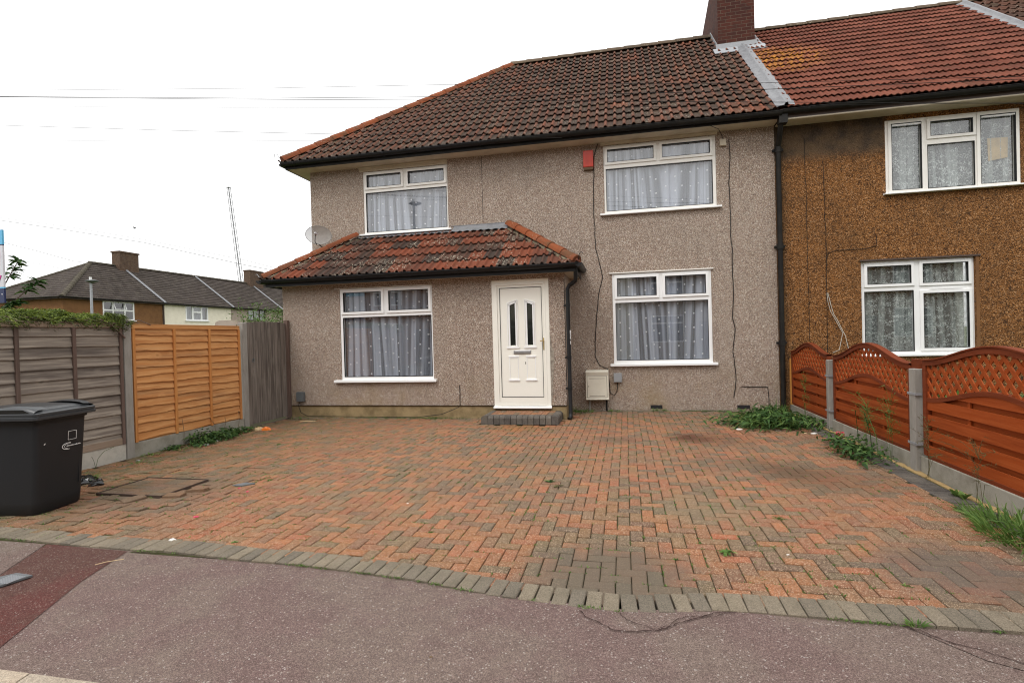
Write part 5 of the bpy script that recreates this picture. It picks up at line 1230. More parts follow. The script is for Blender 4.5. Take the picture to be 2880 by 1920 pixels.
# ================================================================== WEEDS
random.seed(51)
def clump(name, cx, cy, rx, ry, hgt, n, mat, label, kind='leaf', L=(.08, .2), w=(.015, .03), lean=.6, z=0):
    mb = MB()
    for _ in range(n):
        a_ = random.uniform(0, 2*math.pi); q = math.sqrt(random.random()); x, y = cx+rx*q*math.cos(a_), cy+ry*q*math.sin(a_)
        d = Vector((math.cos(a_)*lean*random.uniform(.3, 1.4), math.sin(a_)*lean*random.uniform(.3, 1.4), random.uniform(.4, 1.2)))
        zz = z+random.random()*hgt*(1-q*.6)
        (leaf if kind == 'leaf' else blade)(mb, (x, y, zz), d, random.uniform(*L), random.uniform(*w), None, random.uniform(.2, .8))
    return tag(mb.build(name, mat, origin=(cx, cy, 0)), label, 'weed')
def compound(name, parts, label, origin, cat='weed'):
    t = thing(name, origin, label, cat); return t
# big heap of cut weeds by the tall downpipe
t = thing('weed_clump', (2.35, 9.0, 0), 'large sprawling clump of green weeds on the drive by the tall downpipe', 'weed')
mb = MB()
for _ in range(1500):
    u, v_ = random.gauss(0, .42), random.gauss(0, .45)
    p = Vector((2.22+.78*u-.0*v_, 8.98-.62*v_-.12*u, random.uniform(.0, .24)*max(.1, 1-abs(u)*.6)))
    leaf(mb, p, Vector((random.gauss(-.3, .8), random.gauss(-.3, .7), random.uniform(-.1, .7))), random.uniform(.07, .19), random.uniform(.018, .042), None, random.uniform(.2, .9))
mb.build('leaves', 'leaf_dark', t)
mb = MB()
for _ in range(380):
    u, v_ = random.gauss(0, .45), random.gauss(0, .4)
    p = Vector((2.12+.75*u, 8.9-.55*v_, random.uniform(.0, .16))); blade(mb, p, Vector((random.gauss(-.4, .7), random.gauss(-.5, .6), random.uniform(0, .8))), random.uniform(.12, .3), random.uniform(.006, .014), None, random.uniform(.2, .8))
mb.build('blades', 'leaf_fresh', t)
clump('grass_tuft', 2.62, 10.3, .17, .14, .1, 90, 'leaf_fresh', 'tall grass tuft against the wall at the tall downpipe', 'blade', (.15, .34), (.006, .011), .35)
clump('grass_tuft', -.85, 10.2, .2, .14, .03, 90, 'leaf_fresh', 'grass tuft in the corner under the gas meter cabinet', 'blade', (.06, .2), (.005, .01), .5)
clump('weed_clump', -.25, 10.35, .12, .05, .03, 36, 'leaf_fresh', 'small leafy weed at the wall foot under the grey electrical box', 'leaf', (.03, .09), (.01, .02), .8)
clump('weed_clump', .60, 10.38, .15, .08, .06, 55, 'leaf_fresh', 'leafy weed in front of the air brick under the window', 'leaf', (.03, .1), (.01, .02), .9)
mb = MB()
for _ in range(260):
    x = random.uniform(1.0, 1.85); y = 10.44+random.gauss(0, .02); blade(mb, (x, y, 0), Vector((random.gauss(0, .5), -.4, 1)), random.uniform(.02, .09), .006)
tag(mb.build('wall_foot_grass', 'leaf_fresh'), kind='stuff')
mb = MB()
for _ in range(500):
    x = random.choice((random.uniform(-6.5, -2.6), random.gauss(-4.2, .5), random.gauss(-3.5, .2))); y = 9.36+random.gauss(0, .03)
    if x > -2.55: continue
    blade(mb, (x, y, 0), Vector((random.gauss(0, .5), -.4, 1)), random.uniform(.02, .13), .005)
tag(mb.build('plinth_grass', 'leaf_fresh'), kind='stuff')
# along the left fence
t = thing('weed_clump', (-6.33, 7.2, 0), 'dense leafy weeds growing along the foot of the orange fence panel', 'weed')
mb = MB()
for cx, cy, r_, h_, n_ in ((-6.40, 6.95, .19, .26, 260), (-6.30, 7.2, .2, .20, 200), (-6.42, 7.5, .18, .17, 180), (-6.40, 7.8, .15, .12, 110), (-6.25, 6.75, .16, .11, 110), (-6.45, 6.5, .1, .08, 60)):
    for _ in range(n_):
        q = random.random()**.5; a_ = random.uniform(0, 6.28); p = Vector((cx+r_*q*math.cos(a_), cy+r_*1.1*q*math.sin(a_), random.uniform(0, h_)*(1-.6*q)))
        leaf(mb, p, Vector((random.gauss(.3, .8), random.gauss(-.2, .8), random.uniform(-.1, .8))), random.uniform(.05, .12), random.uniform(.018, .034), None, .5)
mb.build('leaves', 'leaf_dark', t)
for x, y in ((-6.52, 7.35), (-6.55, 7.55), (-6.5, 6.7), (-6.55, 7.9)): mb = MB(); mb.tube([(x, y, 0), (x+random.gauss(0, .03), y+.02, .2), (x+random.gauss(0, .05), y+random.gauss(0, .05), random.uniform(.3, .42))], .003, 4); mb.build('stalk', 'twig_brown', t)
for x, y, n_, lab in ((-6.42, 6.35, 50, 'leafy weed at the foot of the orange panel by the post'), (-6.38, 6.02, 30, 'small weed at the foot of the post between grey and orange panels'), (-6.2, 6.4, 26, 'small low weed on the paving near the orange panel'), (-6.5, 8.2, 35, 'little weed by the gate end of the orange panel'), (-6.1, 5.6, 22, 'sparse low weed between the manhole and the grey fence panel'), (-6.3, 9.2, 30, 'weed tuft at the house corner beside the gate')):
    clump('weed_clump', x, y, .09, .09, .04, n_, 'leaf_fresh' if n_ < 40 else 'leaf_dark', lab, 'leaf', (.03, .085), (.01, .02), .9)
clump('grass_tuft', -5.98, 4.75, .12, .15, .05, 90, 'leaf_fresh', 'grass tuft growing behind the wheelie bin by the grey panel', 'blade', (.06, .2), (.005, .01), .5)
mb = MB(); mb.tube([(-6.5, 5.35, 0), (-6.48, 5.37, .12), (-6.44, 5.42, .2), (-6.38, 5.5, .24)], .0025, 4); mb.tube([(-6.5, 5.35, 0), (-6.5, 5.33, .1), (-6.47, 5.28, .16)], .002, 4); tag(mb.build('bare_stem', 'leaf_dark', origin=(-6.5, 5.35, 0)), 'bare curved stem at the foot of the grey fence panel', 'weed')
# scattered rosettes on the drive
for k, (px_, py_, s_, lab) in enumerate(((1670, 1268, .06, 'dandelion rosette in a paving joint near the front edging'), (1262, 1106, .05, 'flattened dark green weed in the middle of the drive'), (1280, 1117, .045, 'dead brownish weed just below the flattened green one'), (1790, 1192, .05, 'grassy tuft on the drive beyond the dandelion'), (700, 982, .03, 'small weed on the paving by the wood offcut'), (540, 1245, .03, 'tiny weed on the drive inside the grey edging near the red strip'), (640, 1020, .035, 'small weed group on the paving near the side gate'), (990, 1222, .025, 'small grass tuft in the middle front of the drive'), (2080, 1345, .03, 'weed tuft on the drive near the front edging and the thick grass'), (1720, 1100, .02, 'tiny weed below the large oil stain'))):
    g0 = on_z(px_, py_); mb = MB()
    for _ in range(26):
        a_ = random.uniform(0, 6.28)
        if k in (3, 7, 8): blade(mb, (g0.x+random.gauss(0, s_*.4), g0.y+random.gauss(0, s_*.3), 0), Vector((math.cos(a_), math.sin(a_), 1)), s_*random.uniform(.6, 1.3), .005)
        else: leaf(mb, (g0.x+random.gauss(0, s_*.2), g0.y+random.gauss(0, s_*.2), .004), Vector((math.cos(a_), math.sin(a_), random.uniform(.1, .5))), s_*random.uniform(.6, 1.2), s_*.28, None, .3)
    tag(mb.build('weed_rosette', 'leaf_dry' if k == 2 else ('leaf_dark' if k in (1,) else 'leaf_fresh'), origin=(g0.x, g0.y, 0)), lab, 'weed')
# along the right fence
t = thing('weed_clump', (2.7, 7.0, 0), 'broad-leaved weed clump lying at the foot of the middle trellis panel', 'weed')
mb = MB()
for _ in range(420):
    u, v_ = random.gauss(0, .24), random.gauss(0, .12); leaf(mb, (2.62+v_*1.0-.1*u, 6.98-u*1.5, random.uniform(0, .14)), Vector((random.gauss(-.4, .7), random.gauss(-.2, .8), random.uniform(-.05, .7))), random.uniform(.06, .14), random.uniform(.02, .04), None, .5)
mb.build('leaves', 'leaf_dark', t)
for y in (6.75, 7.25, 6.9):
    mb = MB(); mb.tube([(2.78, y, 0), (2.77, y+.02, .25), (2.74, y+random.gauss(0, .08), .48)], .004, 5); mb.build('stem', 'leaf_dark', t)
def wispy(name, x, y, h_, spread, n, label, mat='leaf_dry'):
    mb = MB()
    for _ in range(n):
        a_ = random.uniform(0, 6.28); p = Vector((x, y, h_*random.uniform(.35, .9))); q = p+Vector((random.gauss(0, .35)*spread*.5, random.gauss(0, 1)*spread, random.uniform(-.1, .3)*h_)); q.x = min(q.x, XR-.07)
        m_ = (p+q)/2+Vector((0, 0, .03)); mb.tube([p, m_, q], [.0022, .0015, .0008], 3, cap=False)
        for _k in range(7):
            s_ = random.random(); c = p+(q-p)*s_+Vector((0, 0, .02)); blade(mb, c, rdir(-.2, 1), random.uniform(.02, .06), .0045, None, .3, 2)
    dy_ = random.gauss(0, .08)
    for q_ in range(4): mb.tube([(x, y+random.gauss(0, .04), 0), (x-.01, y+dy_*.3+random.gauss(0, .05), h_*.4), (x-.02, y+dy_+random.gauss(0, .14), h_*random.uniform(.3, .7))], .0016, 4)
    return tag(mb.build(name, mat, origin=(x, y, 0)), label, 'weed')
wispy('wispy_weed', 2.80, 7.05, .62, .30, 46, 'feathery tall weed in front of the middle trellis panel', 'leaf_fresh')
wispy('wispy_weed', 2.80, 6.5, .8, .16, 22, 'thin wispy weed in front of the taller concrete post', 'leaf_fresh')
wispy('wispy_weed', 2.80, 5.75, .62, .25, 22, 'dry wispy grass stems in front of the large street-side trellis panel', 'leaf_dry')
wispy('wispy_weed', 2.82, 5.05, .5, .22, 16, 'sparse dry stems above the thick grass clump by the trellis', 'leaf_dry')
wispy('wispy_weed', 2.80, 9.3, .72, .2, 22, 'thin weed stems in front of the trellis panel by the house', 'leaf_fresh')
mb = MB()
for x, y, n_ in ((2.78, 5.3, 12), (2.79, 5.22, 9)):
    for _ in range(n_): leaf(mb, (x, y, 0), Vector((random.gauss(-.2, .5), random.gauss(0, .6), 1)), random.uniform(.07, .14), random.uniform(.03, .05), .8, .3)
tag(mb.build('weed_clump', 'leaf_fresh', origin=(2.8, 5.2, 0)), 'broad-leaved plant with upright leaves in the sandy strip by the trellis', 'weed')
clump('grass_tuft', 2.66, 4.25, .24, .45, .12, 620, 'leaf_fresh', 'thick grass clump on the edging at the foot of the trellis fence', 'blade', (.10, .28), (.008, .014), .6)
clump('grass_tuft', 2.64, 4.75, .1, .25, .04, 110, 'leaf_fresh', 'thin trailing grass on the edging just beyond the thick clump', 'blade', (.05, .16), (.005, .009), .9)
clump('grass_tuft', 1.38, 2.99, .05, .02, .01, 34, 'leaf_fresh', 'grass tuft where the edging meets the pavement, past the dandelion', 'blade', (.03, .07), (.005, .008), .6)
clump('grass_tuft', 2.4, 3.5, .06, .3, .02, 60, 'leaf_fresh', 'low grass line in a paving joint in front of the thick clump', 'blade', (.02, .06), (.004, .007), .6)
# neighbour's garden plants seen through the trellis
clump('garden_shrub', 4.3, 8.2, .7, .9, .7, 1200, 'leaf_fresh', 'low green shrub in the neighbour garden behind the trellis', 'leaf', (.06, .14), (.02, .04), .6)
clump('garden_shrub', 4.4, 6.0, 1.0, 1.6, 1.05, 2600, 'leaf_dark', 'darker low shrub behind the large street-side trellis panel', 'leaf', (.06, .14), (.02, .04), .6)

# overgrown conifer on the left fence
t = thing('conifer_hedge', (-7.0, 5, 0), 'yellow-green conifer sprays spilling over the top of the grey fence panel', 'hedge')
mb = MB(); random.seed(61)
topz = lambda y: 1.93+.17*noise.noise(Vector((y*3.2, 0, 1)))+.05*noise.noise(Vector((y*9, 0, 4)))
for _ in range(15000):
    y = random.uniform(3.9, 5.98); v_ = random.random(); x = -6.62-.75*v_+.10*random.random(); tz_ = topz(y)+.02*(v_-.3)
    tz_ -= .10*max(0, (x+6.72)*5); z = tz_-abs(random.gauss(0, .05)); dr = Vector((random.gauss(.7, .5), random.gauss(.2, .8), random.gauss(.1, .45)))
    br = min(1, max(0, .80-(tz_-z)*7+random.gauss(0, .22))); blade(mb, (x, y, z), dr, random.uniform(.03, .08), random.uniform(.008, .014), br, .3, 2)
for _ in range(420):
    s_ = random.random(); y = 5.6+.28*s_; z = 1.95-.14*s_*random.random(); blade(mb, (-6.60+.05*random.random(), y, z), Vector((.3, random.gauss(-.1, .5), random.gauss(-.3, .4))), random.uniform(.03, .08), .007, .2+.7*random.random(), .6, 2)
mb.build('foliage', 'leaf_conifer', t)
mb = MB()
for k in range(12):
    y = 4.0+k*.18; mb.tube([(-7.2, y, 1.7), (-6.85, y+.05, 1.84), (-6.62, y+.15, 1.87), (-6.58, y+.3, 1.84-.02*(k % 3))], .006, 5)
mb.tube([(-6.59, 5.55, 1.86), (-6.57, 5.7, 1.78), (-6.56, 5.86, 1.62)], .012, 6)
mb.build('branch', 'wood_grey_v', t)
# leafy shrub above it, cut by the frame
t = thing('leafy_shrub', (-8.0, 5.6, 0), 'glossy-leaved shrub rising behind the fence beside the blue and white board', 'shrub')
mb = MB(); st = MB(); random.seed(63)
stems = [((-8.2, 5.3, 1.6), (-8.05, 5.45, 2.3), (-7.95, 5.6, 2.72)), ((-8.2, 5.3, 1.6), (-8.0, 5.6, 2.2), (-7.9, 5.8, 2.45)), ((-8.3, 5.2, 1.6), (-8.25, 5.3, 2.4), (-8.2, 5.42, 2.95)), ((-8.2, 5.2, 1.6), (-8.05, 5.35, 2.0), (-7.95, 5.6, 2.15)), ((-8.4, 5.3, 1.6), (-8.3, 5.35, 2.2), (-8.2, 5.5, 2.5))]
for s_ in stems:
    P_ = [Vector(q) for q in s_]; st.tube(P_, [.012, .008, .004], 5)
    for _ in range(70):
        t_ = random.random()**.7; p = P_[1].lerp(P_[2], t_) if t_ > .35 else P_[0].lerp(P_[1], t_/.35)
        leaf(mb, p, rdir(-.3, .7)+Vector((0, .2, 0)), random.uniform(.08, .17), random.uniform(.03, .05), None, .3)
mb.build('leaves', 'leaf_dark', t); st.build('stem', 'wood_grey_v', t)
# bush beyond the gate
t = thing('garden_bush', (-8.3, 11, 0), 'light green leafy bush showing above the dark side gate', 'bush')
mb = MB(); st = MB(); random.seed(64)
for k in range(26):
    c = Vector((-8.15+random.gauss(0, .28), 11+random.gauss(0, .4), 1.95+random.gauss(0, .15)+.10*(k % 3)))
    st.tube([(-8.2, 11, .2), (c.x*.5-4.1, 11, 1.2), tuple(c)], [.02, .012, .004], 5)
    for _ in range(60): leaf(mb, c+Vector((random.gauss(0, .12), random.gauss(0, .12), random.gauss(0, .10))), rdir(-.3, 1), random.uniform(.04, .09), random.uniform(.018, .032), None, .4)
mb.build('foliage', 'leaf_fresh', t); st.build('stem', 'wood_grey_v', t)

# ================================================================== ESTATE AGENT BOARD
t = thing('sale_board', (-7.7, 4.97, 0), 'blue, white and navy board on a post beyond the conifer hedge', 'sign')
x0, x1 = -8.15, -7.30
for nm, za, zb_, mt, xo in (('top_band', 2.775, 2.95, 'sign_blue', 0), ('blue_line', 2.762, 2.7745, 'sign_navy', .0), ('white_field', 2.262, 2.7615, 'sign_white', 0), ('lower_line', 2.245, 2.2615, 'sign_blue', 0), ('bottom_band', 2.07, 2.2445, 'sign_navy', .0)):
    mb = MB(); mb.box(x0, x1, 4.965, 4.985, za, zb_); mb.build(nm, mt, t)
mb = MB(); c_ = Vector((-7.40, 4.962, 2.64)); mb.tube([c_+Vector((.045*math.cos(a_), 0, .075*math.sin(a_))) for a_ in [rad(-90+12*k) for k in range(16)]], .011, 5)
mb.prism([(-7.355, 4.963, 2.40), (-7.325, 4.963, 2.40), (-7.37, 4.963, 2.31), (-7.40, 4.963, 2.31)], (0, -.003, 0)); mb.build('lettering', 'sign_pink', t)
mb = MB(); mb.prism([(-7.335, 4.963, 2.18), (-7.318, 4.963, 2.18), (-7.318, 4.963, 2.168), (-7.335, 4.963, 2.168)], (0, -.002, 0)); mb.build('print', 'sign_white', t)
mb = MB(); mb.box(-8.2, -8.13, 4.94, 5.0, 0, 2.95); mb.build('post', 'white_paint', t)
# ================================================================== BACKGROUND TERRACE
random.seed(71)
BX, BY, BE = -37.5, 29.0, 5.2; BRX, BRZ = -41.5, 8.2
def far_house(y0, y1, wallmat, label, name='terrace_house', first=False, win=None, winmat='upvc_clean', glass_only=False):
    t = thing(name, (BX-4, (y0+y1)/2, 0), label, 'house')
    mb = MB(); 
    w0 = win
    # front wall (faces +X) with a window opening
    ys = breaks(y0, y1, [win[0], win[1]]) ; zs = breaks(0, BE, [win[2], win[3]])
    mb.plate(ys, zs, lambda a_, z: not (win[0] < a_ < win[1] and win[2] < z < win[3]), 0, .25)
    mb.v = [(BX-b, a_, c) for a_, b, c in mb.v]
    if first: mb.box(BX-8, BX-.26, y0, y0+.25, 0, BE)
    mb.box(BX-8, BX-.26, y1-.25, y1-.01, 0, BE); mb.box(BX-8, BX-7.75, y0+.26, y1-.26, 0, BE)
    mb.build('wall', wallmat, t)
    mb = MB(); mb.box(BX-1.2, BX-1.18, win[0]-.3, win[1]+.3, win[2]-.3, win[3]+.3); mb.build('room_interior', 'dark_room', t)
    return t
def far_window(t, win, mull, mat, cols):
    y0, y1, z0, z1 = win; mb = MB()
    hs_ = cols; ys = breaks(y0, y1, [h[0] for h in hs_]+[h[1] for h in hs_]); zs = breaks(z0, z1, [h[2] for h in hs_]+[h[3] for h in hs_])
    mb.plate(ys, zs, lambda a_, z: not rect_in(hs_, a_, z), 0, .09); mb.v = [(BX+.02-b, a_, c) for a_, b, c in mb.v]
    fr = mb.build('window', mat, t)
    for h in hs_:
        m = MB(); m.face([(BX-.03, h[0]-.01, h[2]-.01), (BX-.03, h[1]+.01, h[2]-.01), (BX-.03, h[1]+.01, h[3]+.01), (BX-.03, h[0]-.01, h[3]+.01)]); sub(m, 'pane', 'glass', fr, False)
    m = MB(); m.box(BX-.02, BX+.12, y0-.1, y1+.1, z0-.07, z0); sub(m, 'sill', mat, fr, False)
    return fr
def shingles(mb, O, u, W, L, vv, rows=18, tw=.6):
    O, u, vv = Vector(O), Vector(u), Vector(vv).normalized(); n = u.cross(vv).normalized()
    if n.z < 0: n = -n
    for r_ in range(rows):
        v0, v1 = L*r_/rows, L*(r_+1)/rows; x = 0
        while x < W:
            x1 = min(W, x+tw*random.uniform(.8, 1.2)); rr = random.random()
            mb.face([O+u*x+vv*v0+n*.0, O+u*x1+vv*v0, O+u*x1+vv*v0+n*.03, O+u*x+vv*v0+n*.03], rr); mb.face([O+u*x+vv*v0+n*.03, O+u*x1+vv*v0+n*.03, O+u*x1+vv*v1, O+u*x+vv*v1], rr); x = x1
PV = Vector((-4, 0, 3)); PL = PV.length
def far_roof(t, y0, y1, first=False):
    mb = MB(); shingles(mb, (BX+.35, y0-(.4 if first else 0), BE-.2), (0, 1, 0), y1-y0+(.4 if first else 0), PL+.43, PV)
    clips = [((BX+.33, y0-.33, 0), Vector((-5.6, -4.33, 0)).normalized())] if first else []
    rf_ = mb.build('roof', 'slate_far', t, clips=clips)
    mb = MB(); mb.face([(BX-8.3, y0, BE-.2), (BRX, y0+(5.3 if first else 0), BRZ+.06), (BRX, y1, BRZ+.06), (BX-8.3, y1, BE-.2)]); mb.build('roof_rear', 'slate_far', rf_)
    if first:
        hy = BY-.33
        mb = MB(); ridge_run(mb, (BX+.32, hy+.02, BE-.19), (BRX, hy+5.6, BRZ+.02), .16, .45); mb.build('hip_tiles', 'ridge_far', rf_); mb = MB(); ridge_run(mb, (BX-8.3, hy, BE-.19), (BRX, hy+5.6, BRZ+.0), .12, .45); mb.build('hip_tiles', 'ridge_far', rf_)
    mb = MB(); ridge_run(mb, (BRX, y0+(5.2 if first else 0), BRZ+.06), (BRX, y1, BRZ+.06), .13, .45); mb.build('ridge_tiles', 'ridge_far', rf_)
    mb = MB(); gutter(mb, (BX+.4, y1, BE-.15), (BX+.4, y0-(.3 if first else 0), BE-.15), .07)
    if first: gutter(mb, (BX-8.3, BY-.4, BE-.15), (BX+.35, BY-.4, BE-.15), .07)
    mb.build('gutter', 'black_plastic', t)
    mb = MB(); mb.box(BX, BX+.33, y0-(.3 if first else 0), y1, BE-.28, BE-.25); 
    if first: mb.box(BX-8.3, BX, BY-.34, BY, BE-.28, BE-.25)
    mb.build('soffit', 'dark_frame', t)
    return rf_
def far_party(y, parent):
    mb = MB(); vv = PV.normalized(); p = Vector((BX+.37, y, BE-.17)); q = p+vv*(PL+.4); mb.prism([p+Vector((0, -.14, .03)), p+Vector((0, 0, .12)), p+Vector((0, .14, .03))], q-p); mb.build('party_flashing', 'lead', parent)
def far_chimney(parent, y0, y1, x0, x1, z1, name='chimney'):
    mb = MB(); mb.box(x0, x1, y0, y1, 6.6, z1-.12); mb.box(x0-.06, x1+.06, y0-.06, y1+.06, z1-.12, z1); c = mb.build(name, 'brick_far', parent)
h1 = far_house(BY, 36.95, 'render_brown', 'brown rendered far house with hipped grey roof beyond the conifer hedge', 'end_terrace_house', True, (31.8, 34.35, 3.55, 4.95))
cols = [(31.9, 32.55, 4.32, 4.86), (32.65, 33.5, 4.32, 4.86), (33.6, 34.25, 4.32, 4.86), (31.9, 32.55, 3.62, 4.22), (32.65, 33.5, 3.62, 4.22), (33.6, 34.25, 3.62, 4.22)]
fw_ = far_window(h1, (31.8, 34.35, 3.55, 4.95), None, 'upvc_clean', cols)
mb = MB(); T_ = [(32.62, 0, 4.86), (33.53, 0, 4.86), (33.53, .2, 4.34), (32.62, .2, 4.34)]
q = [Vector((BX+.03+b, a_, c)) for a_, b, c in T_]
for i in range(4): mb.tube([q[i], q[(i+1) % 4]], .03, 4)
sub(mb, 'open_sash', 'upvc_clean', fw_, False)
r1 = far_roof(h1, BY, 36.98, True)
# hip end slope towards us
mb = MB(); hy = BY-.33; n_ = 18
for r_ in range(n_):
    t0, t1 = r_/n_, (r_+1)/n_; k = 0
    z0, z1 = BE-.2+(BRZ-BE+.22)*t0, BE-.2+(BRZ-BE+.22)*t1; ya, yb = hy+5.6*t0, hy+5.6*t1
    xa0, xa1 = BX+.33-4.33*t0, BX-8.3+4.3*t0; xb0, xb1 = BX+.33-4.33*t1, BX-8.3+4.3*t1; seg = 14
    for s_ in range(seg):
        f0, f1 = s_/seg, (s_+1)/seg; rr = random.random(); L = lambda a_, b_, f: a_+(b_-a_)*f
        mb.face([(L(xa0, xa1, f0), ya, z0+.03), (L(xb0, xb1, f0), yb, z1), (L(xb0, xb1, f1), yb, z1), (L(xa0, xa1, f1), ya, z0+.03)], rr)
        mb.face([(L(xa0, xa1, f0), ya, z0), (L(xa0, xa1, f0), ya, z0+.03), (L(xa0, xa1, f1), ya, z0+.03), (L(xa0, xa1, f1), ya, z0)], rr)
mb.build('roof_end', 'slate_far', r1)
far_party(36.98, r1); far_chimney(r1, 36.35, 38.1, -41.75, -40.95, 9.5)
mb = MB(); mb.box(-41.5, -40.6, BY-.03, BY+.02, 3.35, 4.3); fe = mb.build('window', 'upvc_clean', h1); mb = MB(); mb.box(-41.4, -40.7, BY-.04, BY-.031, 3.45, 4.2); sub(mb, 'pane', 'dark_glass', fe, False)
mb = MB(); mb.tube([(BX+.1, 37.0, 5.0), (BX+.06, 37.0, 4.8), (BX+.06, 37.0, 0)], .06, 8); mb.build('downpipe', 'dark_frame', h1)
h2 = far_house(37.0, 44.75, 'render_cream', 'cream rendered far terrace house with white three-light window', 'terrace_house', False, (39.3, 41.85, 3.68, 5.0))
far_window(h2, (39.3, 41.85, 3.68, 5.0), None, 'upvc_clean', [(39.42, 40.0, 3.78, 4.9), (41.15, 41.73, 3.78, 4.9), (40.17, 40.98, 4.5, 4.88), (40.17, 40.98, 3.78, 4.36)]); r2 = far_roof(h2, 37.0, 44.75); far_party(44.78, r2)
h3 = far_house(44.8, 52.6, 'render_pink', 'pinkish-beige far terrace house with dark-framed window', 'terrace_house', False, (47.1, 49.8, 3.85, 5.05))
far_window(h3, (47.1, 49.8, 3.85, 5.05), None, 'dark_frame', [(47.2, 47.95, 3.93, 4.97), (48.05, 48.85, 3.93, 4.97), (48.95, 49.7, 3.93, 4.97)]); r3_ = far_roof(h3, 44.8, 52.6); far_party(52.62, r3_); far_chimney(r3_, 52.0, 54.2, -41.75, -40.95, 9.75)
h4 = far_house(52.65, 60.4, 'render_beige', 'beige terrace house half hidden by the lean-to roof', 'terrace_house', False, (55.5, 57.5, 3.85, 5.05))
far_window(h4, (55.5, 57.5, 3.85, 5.05), None, 'upvc_clean', [(55.6, 56.4, 3.93, 4.97), (56.6, 57.4, 3.93, 4.97)]); far_roof(h4, 52.65, 60.4)
for i, (wn, lab) in enumerate((((31.8, 34.35, 3.6, 4.9), 'dark net curtain in the window of the brown far house'), ((39.3, 41.85, 3.7, 4.95), 'grey net curtain in the window of the cream far house'), ((47.1, 49.8, 3.9, 5.0), 'grey net curtain in the dark-framed far window'))):
    if i == 0: continue
    mb = MB(); n_ = 40; rows = [[(BX-.35+.04*math.sin(k*1.3), wn[0]+(wn[1]-wn[0])*k/n_, z) for k in range(n_+1)] for z in (wn[2], wn[3])]; mb.grid(rows, .5, True); tag(mb.build('curtain', 'net_plain', origin=(BX-.35, wn[0], wn[2])), lab, 'curtain', 'net curtains behind the windows')
# low rendered wall with rounded shoulder behind the fence
mb = MB(); p0 = on_y(604, 752, 20); p1 = on_y(540, 752, 20); a_ = [on_y(*q, 20) for q in ((545, 735), (533, 735), (503, 736), (495, 740), (493, 747), (489, 752), (489, 760), (545, 760))]
mb.prism([(v.x, 20, v.z) if v.z > 1.2 else (v.x, 20, 0) for v in a_][::-1] if False else [(a_[0].x, 20, a_[0].z), (a_[1].x, 20, a_[1].z), (a_[2].x, 20, a_[2].z), (a_[3].x, 20, a_[3].z), (a_[4].x, 20, a_[4].z), (a_[5].x, 20, a_[5].z), (a_[5].x, 20, 0), (a_[0].x, 20, 0)], (0, .2, 0))
tag(mb.build('garden_wall', 'render_pink', origin=(a_[2].x, 20, 0)), 'pale rendered garden wall with a stepped shoulder behind the orange panel', 'wall')
g0 = on_y(378, 742, 22); clump('garden_bush', g0.x, 22, .3, .3, g0.z-.25, 160, 'leaf_dark', 'small dark bush tip above the orange fence panel', 'leaf', (.1, .25), (.04, .08), .5)

# street lamp
lp_ = ray(211, 715); LX = lp_.x/lp_.y*25; lt = on_y(209, 641, 25).z
def lamp(LX, LY, lt, label):
    t = thing('street_lamp', (LX, LY, 0), label, 'street lamp')
    mb = MB(); mb.tube([(LX, LY, 0), (LX, LY, 2.0), (LX, LY, lt-.12)], [.085, .075, .06], 12); mb.build('column', 'galv', t)
    mb = MB(); c_ = Vector((LX+.08, LY, lt-.13)); rows = [[c_+Vector((rr_*math.cos(a_)*1.15, rr_*math.sin(a_), z)) for a_ in [k*math.pi/10 for k in range(20)]] for rr_, z in ((.08, -.10), (.2, -.05), (.30, .0), (.31, .03), (.2, .07), (.09, .09))]
    mb.grid(rows, .5, True, True); mb.face(rows[-1]); mb.face(list(reversed(rows[0]))); mb.build('lamp_head', 'cover_grey', t)
    mb = MB(); mb.tube([(LX-.02, LY, lt-.05), (LX-.02, LY, lt+.12)], .07, 10); mb.build('photocell', 'white_paint', t)
lamp(LX, 25, lt, 'slim grey street lamp with a flat round head before the brown far house')
lamp(-10.75, -5.2, 8.75, 'tall street lamp across the street, mirrored in the upstairs window above the lean-to')
# lattice mast far beyond
mA, mB_ = on_y(553, 642, 75), on_y(525, 431, 75)
mA = mA-(mB_-mA)*.55; mb = MB(); ax = Vector((1, 0, 0)); w0, w1 = .28, .19; L_ = lambda t_: mA+(mB_-mA)*t_
cor = [(-1, -1), (1, -1), (1, 1), (-1, 1)]
pt = lambda t_, c: L_(t_)+Vector((c[0], c[1], 0))*(w0+(w1-w0)*t_)
for c in cor: mb.tube([pt(0, c), pt(1, c)], .035, 4)
N = 44
for i in range(N):
    for k in range(4): mb.tube([pt(i/N, cor[k]), pt((i+1)/N, cor[(k+1) % 4])], .014, 3, cap=False)
mb.box(mB_.x-.25, mB_.x+.25, mB_.y-.2, mB_.y+.2, mB_.z-.02, mB_.z+.06); tag(mb.build('lattice_mast', 'cover_grey', origin=mA), 'tall slender leaning lattice mast rising behind the far roofs', 'mast')
# TV aerial hook by the lean-to gutter
mb = MB(); A_ = [on_y(*q, 9.3) for q in ((588, 632), (590, 630), (593, 633), (597, 640), (603, 652))]; mb.tube(A_, .006, 5); tag(mb.build('hip_iron', 'galv', origin=A_[-1]), 'small curled metal hook at the gate end of the lean-to roof', 'hook')
